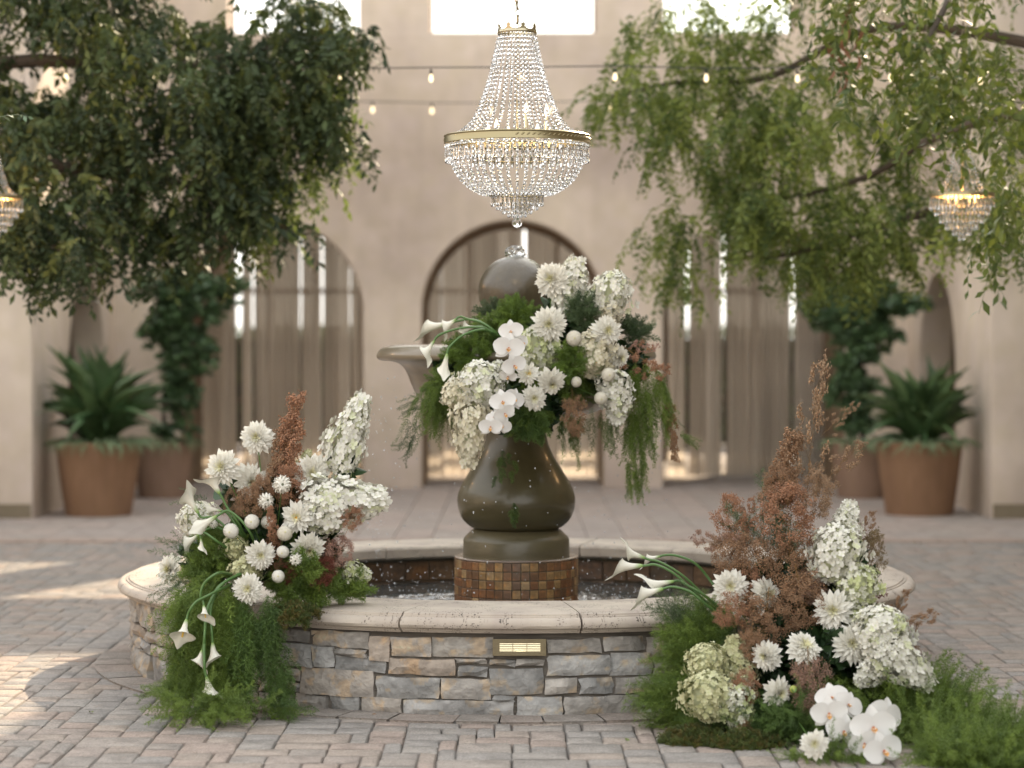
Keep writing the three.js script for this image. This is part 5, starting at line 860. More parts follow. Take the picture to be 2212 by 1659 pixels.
// --- middle, on the urn's bowl
{
  const gD = 'white dahlias of the urn arrangement', gP = 'white button flowers of the urn arrangement', gC = 'calla lilies of the urn arrangement', gH = 'hydrangeas of the urn arrangement', gO = 'orchid blooms of the urn arrangement', gS = 'dried plumes of the urn arrangement', root = D(1180, 800, 13.0);
  const d = (l, ...a) => dahlia(l, gD, ...a);
  d('topmost white dahlia of the urn bouquet, beside the ball', 1192, 605, 12.75, 39, -0.25, 0.12, { root });
  d('large white dahlia with yellow eye in the middle of the urn bouquet', 1186, 701, 12.55, 39, -0.05, 0.0, { root });
  d('bright white dahlia at the right of the urn bouquet, near the single upper button', 1310, 716, 12.6, 35, 0.2, 0.1, { root });
  d('white dahlia seen from its side below the bright right one', 1334, 772, 12.65, 28, 0.8, -0.2, { root });
  d('cool white dahlia turned downwards below the urn bouquet centre', 1191, 824, 12.4, 32, 0.15, -0.55, { root });
  d('small open dahlia with orange eye next to the middle orchids', 1141, 808, 12.4, 27, 0.1, 0.1, { n: 40, stamen: true, open: 0.9, root });
  d('creamy dahlia lowest in the urn bouquet, above the urn neck', 1153, 860, 12.4, 28, 0.1, -0.1, { root });
  const p = (l, ...a) => pompon(l, gP, ...a);
  p('largest cream button between the central and the right dahlia on the urn', 1240, 731, 12.5, 19, 0.05, 0.05, { m: M.cream, root });
  p('smallest cream button beside the hanging brown plume', 1245, 825, 12.5, 13, 0.3, -0.1, { m: M.cream, root });
  p('cream button under the side facing dahlia', 1314, 810, 12.5, 17, 0.2, 0.0, { m: M.cream, root });
  p('cream button lowest on the right of the urn', 1298, 860, 12.5, 16, 0.1, -0.2, { m: M.cream, root });
  const c = (l, ...a) => calla(l, gC, ...a);
  c('longest calla stretching out to the left above the bowl rim', 968, 699, 886, 718, 12.7, 0, [[990, 693], [1020, 690], [1050, 702], [1085, 740, 12.9]], { lip: V(0, -1, 0.5), w: 0.72 });
  c('calla hanging its open mouth just right of the longest one', 985, 690, 945, 722, 12.6, 1, [[1010, 689], [1040, 697], [1068, 715], [1090, 750, 12.9]], { lip: V(0.3, -1, 0.5), w: 0.95 });
  c('short calla facing left between the upper and lower calla stems', 1030, 706, 986, 712, 12.6, 3, [[1048, 709], [1068, 718], [1090, 750, 12.9]], { lip: V(0, -0.2, 1), w: 0.85, dz: 0.02 });
  c('calla with a curled lip bending down before the bowl rim', 938, 736, 908, 786, 12.55, 3, [[962, 718], [1000, 708], [1040, 708], [1090, 750, 12.9]], { lip: V(0.9, -0.2, 0.6), w: 0.75 });
  c('folded calla pointing straight down under the curled one', 966, 764, 955, 824, 12.5, 2, [[975, 745], [1000, 724], [1040, 712], [1090, 750, 12.9]], { lip: V(0.2, 0, 1), w: 0.85 });
  const h = (l, ...a) => hydrangea(l, gH, ...a);
  h('upright white hydrangea behind the topmost dahlia', 'white', 0, 1225, 680, 1246, 560, 12.85, 0.9, 0, root);
  h('white hydrangea cone rising furthest right at the top of the urn bouquet', 'white', 1, 1305, 690, 1330, 588, 12.8, 0.85, 0, root);
  h('cream florets hanging under the upper right hydrangea', 'cream', 2, 1318, 650, 1312, 730, 12.75, 1.2);
  h('full white hydrangea on the left of the urn, below the callas', 'white', 1, 1040, 880, 1034, 782, 12.4, 0.98);
  h('cream hydrangea at the left rim next to the full white one', 'cream', 1, 1000, 880, 978, 820, 12.4, 1.1);
  h('sun touched cream hydrangea under the right dahlias', 'cream', 1, 1275, 812, 1288, 715, 12.65, 1.0);
  h('white green hydrangea just below the large central dahlia', 'mixed', 1, 1165, 800, 1160, 705, 12.65, 0.95);
  h('long white hydrangea hanging down on the right of the urn', 'white', 2, 1318, 800, 1338, 915, 12.6, 1.1);
  h('long cream hydrangea hanging lowest on the left of the urn', 'cream', 0, 1018, 875, 1010, 1005, 12.35, 0.75);
  h('small white hydrangea between orchids and the full white hydrangea', 'white', 1, 1072, 830, 1078, 780, 12.5, 0.9);
  const o = (l, ...a) => orchid(l, gO, ...a);
  o('topmost orchid of the spray running down the urn bouquet', 1104, 716, 12.35, 27, -0.1, 0.1, 0.1);
  o('second orchid from the top, widest open of the spray', 1099, 752, 12.3, 34, 0, 0, -0.1);
  o('half turned orchid right of the second one', 1126, 741, 12.38, 20, 0.9, 0.2, 0.5);
  o('pinkish orchid third down the spray, turned right', 1110, 790, 12.28, 28, 0.35, -0.1, 0.3);
  o('orchid hiding under the pinkish one', 1098, 812, 12.32, 20, -0.3, -0.6, 0);
  o('large orchid heading the lower group', 1086, 868, 12.22, 29, 0, 0.1, 0.2);
  o('orchid turned away at the right of the lower group', 1110, 862, 12.28, 26, 0.7, 0.1, -0.4);
  o('orchid just under the large one of the lower group', 1090, 893, 12.2, 24, 0.25, -0.3, 0.5);
  o('orchid at the bottom left end of the spray', 1060, 922, 12.18, 26, -0.1, -0.2, 0);
  o('orchid at the bottom right end of the spray', 1085, 918, 12.2, 22, 0.3, -0.2, -0.6);
  o('small orchid above the bottom pair', 1066, 902, 12.22, 17, -0.3, 0.3, 0.3);
  const s = (l, ...a) => plume(l, gS, ...a);
  s('feathery reddish plume at the far right of the urn bouquet', 'rust', 'airy', 1352, 752, 1438, 810, 12.7, 1.2);
  s('reddish plume above it, nearer the bowl', 'pink', 'airy', 1345, 760, 1420, 750, 12.75, 0.9);
  s('brown plume hanging before the urn neck', 'brown', 'cloud', 1236, 848, 1243, 938, 12.5, 0.8);
  s('thin brown strand trailing furthest right below the bowl', 'brown', 'dense', 1442, 850, 1458, 985, 12.8, 0.55);
}
// --- right, standing on the paving
{
  const gD = 'white dahlias of the ground arrangement', gC = 'calla lilies of the ground arrangement', gH = 'hydrangeas of the ground arrangement', gO = 'orchid blooms of the ground arrangement', gS = 'dried plumes of the ground arrangement', root = D(1690, 1500, 11.15);
  const d = (l, ...a) => dahlia(l, gD, ...a);
  d('flat white dahlia with green eye nearest the long calla stems', 1578, 1266, 10.95, 38, -0.12, 0.1, { root });
  d('white dahlia seen from its side among rust plumes', 1651, 1283, 10.95, 37, 0.75, 0.1, { root });
  d('large pointed petalled dahlia below the pale green hydrangea', 1799, 1318, 10.8, 46, -0.15, 0.1, { root, n: 60 });
  d('full creamy dahlia joined to the large white hydrangea at right', 1839, 1391, 10.7, 45, 0.0, 0.15, { root });
  d('spiky white dahlia facing up in the middle of the ground bouquet', 1735, 1400, 10.65, 38, 0.3, 0.75, { root, open: 0.7 });
  d('half turned white dahlia left of the spiky one', 1656, 1416, 10.7, 34, -0.55, -0.05, { root });
  d('white dahlia over the dark fern, below the half turned one', 1679, 1496, 10.55, 34, 0.5, -0.1, { root });
  d('shaggy cream dahlia lowest of all, by the orchids at the paving', 1759, 1608, 10.0, 31, -0.1, 0.2, { root });
  const c = (l, ...a) => calla(l, gC, ...a);
  c('uppermost calla with a broad upturned mouth over the pool', 1392, 1205, 1330, 1182, 11.2, 3, [[1420, 1212], [1470, 1240], [1520, 1285], [1580, 1340, 11.1]], { lip: V(-0.3, 1, 0.3), w: 0.78 });
  c('calla pointing furthest left over the coping', 1388, 1222, 1302, 1230, 11.15, 0, [[1412, 1219], [1450, 1235], [1505, 1282], [1580, 1345, 11.1]], { lip: V(0, -1, 0.5), w: 0.75 });
  c('calla with a tall open throat, third down the group', 1455, 1256, 1372, 1268, 11.1, 1, [[1480, 1262], [1512, 1280], [1540, 1300], [1590, 1345, 11.1]], { lip: V(-0.2, 1, 0.3), w: 0.7 });
  c('lowest calla, its mouth curling towards the coping', 1432, 1272, 1352, 1298, 11.05, 2, [[1455, 1268], [1490, 1278], [1530, 1310], [1590, 1350, 11.1]], { lip: V(0, -1, 0.4), w: 0.75 });
  c('hidden calla whose stem arches highest behind the others', 1425, 1202, 1375, 1216, 11.3, 0, [[1460, 1200], [1500, 1216], [1535, 1255], [1590, 1340, 11.15]], { lip: V(0, -1, 0.3), w: 0.8 });
  const h = (l, ...a) => hydrangea(l, gH, ...a);
  h('highest white hydrangea of the ground bouquet', 'white', 0, 1818, 1170, 1838, 1085, 11.05, 1.0, 0, root);
  h('big white hydrangea just below the highest, before the coping', 'white', 1, 1790, 1255, 1818, 1135, 10.95, 0.92, 0.03, root);
  h('loose white florets drooping left from the big upper hydrangea', 'white', 2, 1790, 1215, 1745, 1250, 10.95, 1.5);
  h('pale green hydrangea against the right end of the coping', 'mixed', 1, 1850, 1310, 1862, 1220, 10.9, 1.0);
  h('slim pale green tail hanging below that pale green hydrangea', 'mixed', 2, 1850, 1285, 1838, 1368, 10.88, 1.2);
  h('largest white hydrangea with a greenish crown at right', 'white', 1, 1905, 1430, 1905, 1310, 10.65, 1.02);
  h('green flushed crown of the largest hydrangea', 'mixed', 1, 1925, 1375, 1935, 1325, 10.6, 1.0);
  h('white hydrangea cone sweeping down to the fern at the far right', 'white', 0, 1895, 1390, 2010, 1480, 10.6, 0.85, 0.02);
  h('white florets under the creamy dahlia', 'white', 2, 1920, 1420, 1852, 1478, 10.62, 1.3);
  h('upper left green hydrangea of the four clustered ones', 'green', 1, 1535, 1478, 1520, 1392, 10.75, 1.0);
  h('upper right green hydrangea of the four clustered ones', 'green', 0, 1602, 1478, 1582, 1376, 10.8, 0.95);
  h('largest, lower left green hydrangea of the four clustered ones', 'green', 1, 1538, 1555, 1522, 1450, 10.65, 1.0);
  h('palest, lowest green hydrangea of the four clustered ones', 'mixed', 0, 1580, 1476, 1602, 1580, 10.65, 1.05);
  const o = (l, ...a) => orchid(l, gO, ...a);
  o('topmost orchid of the ground group, half turned up', 1797, 1508, 10.3, 36, -0.2, 0.5, 0.2);
  o('orchid with a golden lip turned right, second of the ground group', 1831, 1523, 10.25, 34, 0.45, 0.35, -0.5);
  o('large orchid at the left of the ground group', 1791, 1541, 10.22, 40, -0.1, 0.0, 0.1);
  o('orchid with a speckled lip in the middle of the ground group', 1822, 1580, 10.18, 40, 0.1, 0.1, -0.2);
  o('biggest orchid, facing straight out at the right', 1886, 1572, 10.12, 50, 0.0, 0.15, 0.1);
  o('bluish orchid behind the biggest one', 1914, 1545, 10.2, 42, 0.6, 0.3, -0.3);
  o('orchid lowest at the right by the bottom edge', 1908, 1622, 10.05, 44, 0.2, 0.1, 0.3);
  o('orchid overlapped below the biggest one', 1868, 1606, 10.1, 36, -0.3, -0.1, 0.4);
  const s = (l, ...a) => plume(l, gS, ...a);
  s('tall bare stalk with sparse seed clusters, the highest of the ground bouquet', 'tan', 'airy', 1738, 1110, 1770, 782, 11.2, 0.42);
  s('airy tan spray leaning right from the tall stalk', 'tan', 'airy', 1762, 1060, 1862, 955, 11.25, 0.75);
  s('thin tan sprig reaching right below the tip of the tall stalk', 'tan', 'airy', 1780, 935, 1850, 872, 11.2, 0.6);
  s('small tan sprig left of the tall stalk', 'tan', 'airy', 1745, 985, 1722, 925, 11.2, 0.9);
  s('dark brown upright plume left of the tall stalk', 'brown', 'dense', 1680, 1110, 1712, 945, 11.15, 1.15);
  s('brown shoulder plume beneath the dark upright one', 'brown', 'cloud', 1665, 1110, 1690, 1010, 11.1, 1.0);
  s('full coppery plume in the upper middle of the ground bouquet', 'rust', 'cloud', 1705, 1190, 1700, 1055, 11.0, 1.25);
  s('coppery plume at the foot of the tall stalk', 'tan', 'cloud', 1752, 1130, 1770, 1020, 11.05, 0.9);
  s('pinkish brown plume standing free at the left', 'rust', 'cloud', 1590, 1180, 1580, 1072, 11.1, 0.9);
  s('small pinkish sprig right of the free standing plume', 'rust', 'airy', 1612, 1150, 1622, 1075, 11.1, 0.9);
  s('low spray of dusky red seeds stretching left over the pool', 'mauve', 'airy', 1620, 1190, 1500, 1160, 11.05, 0.85);
  s('broad brown plume above the flat dahlia', 'brown', 'cloud', 1645, 1270, 1610, 1160, 11.05, 1.2);
  s('brown plume filling the centre above the side facing dahlia', 'brown', 'cloud', 1720, 1300, 1700, 1180, 11.0, 1.2);
  s('coppery plume hanging below the flat dahlia', 'rust', 'cloud', 1610, 1290, 1555, 1345, 10.85, 1.2);
  s('deep brown plume at the heart of the ground bouquet', 'brown', 'cloud', 1660, 1280, 1645, 1395, 10.85, 1.2);
  s('deep brown plume right of the heart', 'brown', 'cloud', 1720, 1230, 1740, 1350, 10.85, 1.15);
  s('mauve brown plume above the large pointed dahlia', 'mauve', 'cloud', 1740, 1310, 1765, 1225, 10.95, 1.0);
  s('mauve plume drooping in front of the dark fern', 'mauve', 'cloud', 1745, 1410, 1752, 1545, 10.55, 0.85);
  s('rust tuft between the green hydrangeas', 'rust', 'cloud', 1600, 1440, 1622, 1515, 10.62, 1.0);
  s('small rust tuft at the very bottom below the green hydrangeas', 'rust', 'cloud', 1612, 1540, 1600, 1590, 10.6, 0.9);
  s('brown plume hanging left of the half turned dahlia', 'brown', 'cloud', 1625, 1350, 1620, 1430, 10.75, 1.0);
  s('feathery brown plume under the free standing one at the left', 'brown', 'cloud', 1600, 1255, 1560, 1160, 11.05, 1.1);
  s('rust plume between the flat and the side facing dahlia', 'rust', 'cloud', 1625, 1330, 1615, 1235, 11.0, 1.0);
  s('olive brown plume beside the highest hydrangea', 'olive', 'cloud', 1880, 1245, 1888, 1150, 11.1, 0.85);
  s('small brown sprig right of the highest hydrangea', 'brown', 'airy', 1850, 1180, 1885, 1105, 11.15, 0.85);
  s('sparse brown spray stretching right across the end of the coping', 'brown', 'airy', 1880, 1360, 2020, 1330, 10.9, 0.65);
  s('brown sprig climbing before the end of the coping', 'brown', 'airy', 1900, 1370, 1960, 1275, 10.95, 0.6);
  s('little wine red sprig on the coping', 'wine', 'airy', 1870, 1300, 1915, 1280, 10.95, 0.9);
  s('brown sprig over the tail of the far right fern', 'brown', 'airy', 1930, 1440, 1985, 1400, 10.8, 0.8);
  const b = thing('flower_bud', 'round yellow green bud beside the white dahlia over the dark fern', 'bud', null, D(1714, 1489, 10.5)); mesh('bud', new THREE.SphereGeometry(0.018, 12, 10), mat([0.32, 0.36, 0.08], 0.5), b); mesh('sepals', blade(3, 2, rnd(0.4), 0.6, 0.8).scale(0.03, 0.03, 0.03).translate(0, -0.012, 0.016), M.stem, b);
}
// ================================================================ ferns, moss, filler
// a trailing frond: stem, side branchlets, thread needles
function frondGeo(len, nodes, bl, nl, seed, needle = 0.0011, fluffy = 0) {
  const q = rng(seed), c = new THREE.CubicBezierCurve3(V(0, 0, 0), V(len * 0.3, (q() - 0.5) * len * 0.12, (q() - 0.5) * len * 0.2), V(len * 0.65, (q() - 0.5) * len * 0.2, (q() - 0.5) * len * 0.3), V(len, (q() - 0.5) * len * 0.2, (q() - 0.5) * len * 0.2)), P = [];
  const need = (p, d, l, w) => { const s = d.clone().cross(V(q() - 0.5, q() - 0.5, q() - 0.5)).normalize().multiplyScalar(w), e = p.clone().addScaledVector(d, l); P.push(p.x - s.x, p.y - s.y, p.z - s.z, p.x + s.x, p.y + s.y, p.z + s.z, e.x, e.y, e.z); };
  for (let i = 0; i < nodes; i++) {
    const s = (i + 0.5) / nodes, p = c.getPoint(s), tg = c.getTangent(s), m = 2 + Math.floor(q() * 2);
    need(p, tg, len / nodes * 1.6, 0.0014);
    for (let k = 0; k < m; k++) {
      const az = q() * 6.283, perp = V(0, Math.cos(az), Math.sin(az)), d = perp.addScaledVector(tg, 0.55 + fluffy * q()).normalize(), L = bl * (1.15 - 0.75 * s) * (0.6 + 0.6 * q());
      need(p, d, L, 0.0009);
      const nn = Math.max(3, Math.round(L / 0.0065));
      for (let j = 1; j <= nn; j++) { const b = p.clone().addScaledVector(d, L * j / nn); for (let t = 0; t < 3; t++) { const v = d.clone().multiplyScalar(0.6).add(V(q() - 0.5, q() - 0.5, q() - 0.5).multiplyScalar(1.9)).normalize(); need(b, v, nl * (0.6 + 0.7 * q()), needle); } }
    }
  }
  const g = new THREE.BufferGeometry(); g.setAttribute('position', new THREE.Float32BufferAttribute(P, 3)); g.computeVertexNormals(); return bare(g);
}
const FR = { trail: [1, 2, 3, 4].map((k) => frondGeo(0.30, 26, 0.042, 0.013, 700 + k)), fine: [1, 2, 3].map((k) => frondGeo(0.26, 18, 0.075, 0.022, 720 + k, 0.0006, 0.8)), clump: [1, 2, 3].map((k) => frondGeo(0.10, 20, 0.034, 0.013, 740 + k, 0.0012, 0.5)) };
const fernMat = (c) => mat(c, 0.6, { transmission: 0.3, thickness: 0 });
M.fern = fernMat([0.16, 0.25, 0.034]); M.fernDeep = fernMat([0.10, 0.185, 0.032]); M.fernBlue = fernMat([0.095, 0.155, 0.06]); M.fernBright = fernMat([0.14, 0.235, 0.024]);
// masses: [x, y, rx, ry, depth, half depth, count, dx, dy, dz, wander, scale]
function fronds(t, name, geos, m, list, seed, fix) {
  const q = rng(seed), by = geos.map(() => [[], []]);
  for (const [x, y, rx, ry, dep, hd, n, dx, dy, dz, w, sc] of list) for (let i = 0; i < n; i++) {
    let a, b, c; do { a = 2 * q() - 1; b = 2 * q() - 1; c = 2 * q() - 1; } while (a * a + b * b + c * c > 1);
    const p = D(x + a * rx, y + b * ry, dep + c * hd); if (fix) fix(p, q);
    const d = V(dx + a * w * 0.6 + (q() - 0.5) * w, dy - b * w * 0.6 + (q() - 0.5) * w, dz + (q() - 0.5) * w).normalize(), k = Math.floor(q() * geos.length), e = qTo(d, V(1, 0, 0)).multiply(new THREE.Quaternion().setFromAxisAngle(V(1, 0, 0), q() * 6.28));
    by[k][0].push(M4(p.sub(t.position), e, sc * (0.75 + 0.5 * q()))); by[k][1].push(leafTint(q, [0.6, 0.65, 0.6], [1.35, 1.25, 1.2]));
  }
  geos.forEach((g, k) => by[k][0].length && copies(name, g, m, by[k][0], t, by[k][1]));
}
// keep a point outside the fountain's wall and above the paving
const outside = (r) => (p) => { const x = p.x - CX, z = p.z - CZ, d = Math.hypot(x, z); if (d < r) { p.x = CX + x / d * r; p.z = CZ + z / d * r; } p.y = Math.max(p.y, 0.012); };
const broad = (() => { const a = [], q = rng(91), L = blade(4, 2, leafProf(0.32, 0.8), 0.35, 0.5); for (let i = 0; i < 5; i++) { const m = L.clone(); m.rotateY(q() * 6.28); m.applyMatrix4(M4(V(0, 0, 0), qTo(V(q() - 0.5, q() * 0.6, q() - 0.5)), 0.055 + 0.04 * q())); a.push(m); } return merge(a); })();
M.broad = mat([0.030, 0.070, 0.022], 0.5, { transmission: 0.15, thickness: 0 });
function filler(label, list, seed, fix) {
  const t = thing('dark_foliage', label, 'foliage', null, D(list[0][0], list[0][1], list[0][4])), q = rng(seed), ms = [], cs = [];
  for (const p of scatter(list, seed)) { if (fix) fix(p); ms.push(M4(p.sub(t.position), new THREE.Quaternion().setFromEuler(new THREE.Euler((q() - 0.5) * 2, q() * 6.28, (q() - 0.5) * 2)), 0.7 + 0.5 * q())); cs.push(leafTint(q, [0.4, 0.45, 0.4], [1.25, 1.2, 1])); }
  const c = copies('leaves', broad, M.broad, ms, t, cs); return t;
}
{ // left
  const f = thing('trailing_fern', 'thick curtain of green fern falling from the rim bouquet to the paving', 'fern', null, D(470, 1260, 11.4)), o = outside(2.30);
  fronds(f, 'fronds', FR.trail, M.fern, [[450, 1275, 70, 25, 11.45, 0.1, 60, -0.05, -0.8, 0.4, 0.7, 0.8], [455, 1315, 85, 50, 11.35, 0.07, 120, -0.05, -1, 0.06, 0.35, 0.8], [450, 1390, 95, 55, 11.4, 0.06, 135, -0.05, -1, 0.06, 0.35, 0.8], [445, 1450, 95, 35, 11.35, 0.08, 90, -0.05, -1, 0.15, 0.5, 0.7], [440, 1520, 85, 20, 11.1, 0.1, 60, 0, -0.05, 1, 1.5, 0.65], [560, 1525, 50, 12, 11.25, 0.05, 12, 0.6, -0.05, 0.5, 1.2, 0.55], [370, 1490, 20, 25, 11.3, 0.06, 10, -0.5, -0.4, 0.3, 0.8, 0.6]], 1, o);
  fronds(f, 'fronds', FR.trail, M.fernDeep, [[580, 1330, 22, 50, 11.3, 0.04, 26, 0.05, -1, 0.05, 0.25, 0.9], [600, 1440, 24, 45, 11.28, 0.04, 24, 0.05, -1, 0.05, 0.25, 0.8], [540, 1340, 30, 60, 11.32, 0.05, 34, 0, -1, 0.05, 0.3, 1], [590, 1525, 30, 8, 11.25, 0.03, 8, 0.3, -0.05, 0.6, 1, 0.6], [470, 1300, 70, 50, 11.55, 0.06, 60, 0, -1, 0.1, 0.4, 0.8]], 2, o);
  const g = thing('asparagus_fern', 'green fern tufts nestled at the foot of the rim bouquet', 'fern', null, D(640, 1280, 11.6));
  fronds(g, 'fronds', FR.clump, M.fern, [[660, 1275, 60, 22, 11.6, 0.1, 70, 0.2, 0.2, 0.6, 1.6, 1], [735, 1268, 40, 18, 11.7, 0.08, 40, 0.8, 0.1, 0.2, 1.2, 1], [662, 1235, 14, 26, 11.42, 0.03, 12, 0.2, 0.8, 0.4, 0.8, 1], [470, 1190, 42, 34, 11.6, 0.08, 45, -0.3, 0.3, 0.4, 1.5, 0.9], [600, 1200, 110, 50, 11.75, 0.08, 80, 0, 0.2, 0.5, 1.5, 0.9], [460, 1240, 50, 30, 11.55, 0.08, 45, -0.3, 0, 0.5, 1.3, 0.9]], 3);
  fronds(g, 'fronds', FR.trail, M.fernBlue, [[420, 1205, 25, 20, 11.65, 0.06, 5, -0.9, 0.4, 0.1, 0.5, 0.6], [405, 1245, 25, 22, 11.6, 0.06, 8, -0.7, -0.4, 0.2, 0.6, 0.55], [440, 1075, 15, 15, 11.8, 0.05, 3, -0.9, 0.4, 0, 0.4, 0.5]], 4);
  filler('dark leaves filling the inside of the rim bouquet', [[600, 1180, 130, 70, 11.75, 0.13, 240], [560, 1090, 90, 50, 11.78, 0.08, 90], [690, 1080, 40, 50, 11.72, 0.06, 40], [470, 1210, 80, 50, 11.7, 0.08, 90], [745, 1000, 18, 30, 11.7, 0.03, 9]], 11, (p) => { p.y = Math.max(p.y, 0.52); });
}
{ // urn
  const f = thing('plume_fern', 'soft bright green fern tufts between the urn flowers', 'fern', null, D(1150, 760, 12.8));
  fronds(f, 'fronds', FR.clump, M.fernBright, [[1113, 680, 30, 22, 12.7, 0.05, 120, 0, 0.5, 0.4, 1.3, 0.62], [1015, 765, 45, 22, 12.7, 0.08, 100, -0.3, 0.1, 0.5, 1.3, 0.7], [1232, 788, 22, 30, 12.55, 0.04, 70, 0, 0.1, 0.6, 1.3, 0.65]], 5);
  fronds(f, 'fronds', FR.clump, M.fern, [[1062, 735, 50, 36, 12.8, 0.06, 120, -0.2, 0.2, 0.4, 1.3, 0.8], [1170, 830, 110, 55, 12.85, 0.1, 170, 0, -0.1, 0.6, 1.3, 0.9], [968, 838, 34, 36, 12.7, 0.08, 80, -0.3, -0.4, 0.4, 1.1, 0.8], [1130, 888, 55, 30, 12.65, 0.06, 60, 0, -0.5, 0.5, 1.1, 0.8]], 6);
  fronds(f, 'fronds', FR.clump, M.fernBlue, [[1255, 682, 20, 36, 12.7, 0.04, 70, 0.1, 0.5, 0.4, 1.2, 0.65], [1368, 722, 26, 20, 12.95, 0.06, 45, 0.4, 0.4, 0.2, 1.2, 0.8], [1062, 675, 18, 16, 12.9, 0.04, 16, -0.4, 0.6, 0.1, 1.2, 0.7], [1300, 800, 60, 50, 12.9, 0.08, 60, 0.3, 0, 0.6, 1.3, 0.9]], 7);
  const t = thing('hanging_fern', 'long fern trails hanging from the urn bowl on both sides', 'fern', null, D(1120, 880, 12.8));
  fronds(t, 'fronds', FR.trail, M.fern, [[938, 850, 32, 30, 12.65, 0.08, 46, -0.3, -0.9, 0.1, 0.5, 0.55], [955, 885, 40, 26, 12.65, 0.06, 20, -0.05, -1, 0.1, 0.3, 0.5], [1385, 825, 48, 50, 12.75, 0.08, 70, 0.1, -1, 0.05, 0.35, 0.65], [1378, 910, 34, 50, 12.75, 0.05, 60, 0.05, -1, 0, 0.2, 0.6], [1374, 990, 22, 34, 12.75, 0.04, 26, 0.02, -1, 0, 0.15, 0.5], [1372, 1040, 14, 14, 12.75, 0.03, 6, 0.02, -1, 0, 0.1, 0.4], [1436, 870, 18, 50, 12.8, 0.04, 14, 0.3, -1, 0, 0.25, 0.55], [1470, 940, 10, 12, 12.8, 0.03, 5, 0.9, -0.6, 0, 0.2, 0.42]], 8);
  fronds(t, 'fronds', FR.trail, M.fernBlue, [[902, 868, 14, 26, 12.7, 0.05, 8, -0.9, -0.5, 0, 0.4, 0.42], [898, 920, 20, 22, 12.7, 0.05, 7, -0.5, -1, 0, 0.3, 0.5], [888, 962, 10, 12, 12.7, 0.03, 4, -0.9, -0.2, 0, 0.5, 0.4]], 9);
  fronds(t, 'fronds', FR.clump, M.fernDeep, [[1140, 905, 40, 30, 12.6, 0.05, 60, 0, -0.8, 0.4, 0.8, 0.8], [1085, 1000, 26, 36, 12.95, 0.03, 10, 0, -1, 0.2, 0.6, 0.6], [1235, 905, 22, 26, 12.7, 0.05, 18, 0.1, -1, 0.2, 0.5, 0.8], [1105, 1085, 16, 30, 13.0, 0.03, 5, 0, -1, 0.2, 0.6, 0.6]], 10);
  fronds(t, 'fronds', FR.trail, M.fernDeep, [[1225, 930, 22, 30, 12.75, 0.05, 10, 0.05, -1, 0.0, 0.25, 0.6], [1300, 900, 40, 24, 12.75, 0.06, 16, 0.05, -1, 0.0, 0.3, 0.6]], 15);
  filler('dark leaves filling the inside of the urn bouquet', [[1180, 780, 150, 80, 13.0, 0.2, 330], [1240, 690, 80, 60, 12.95, 0.08, 90], [1010, 800, 70, 60, 12.85, 0.1, 110], [1320, 800, 80, 60, 12.95, 0.1, 110], [1120, 890, 110, 45, 12.8, 0.1, 120]], 12);
}
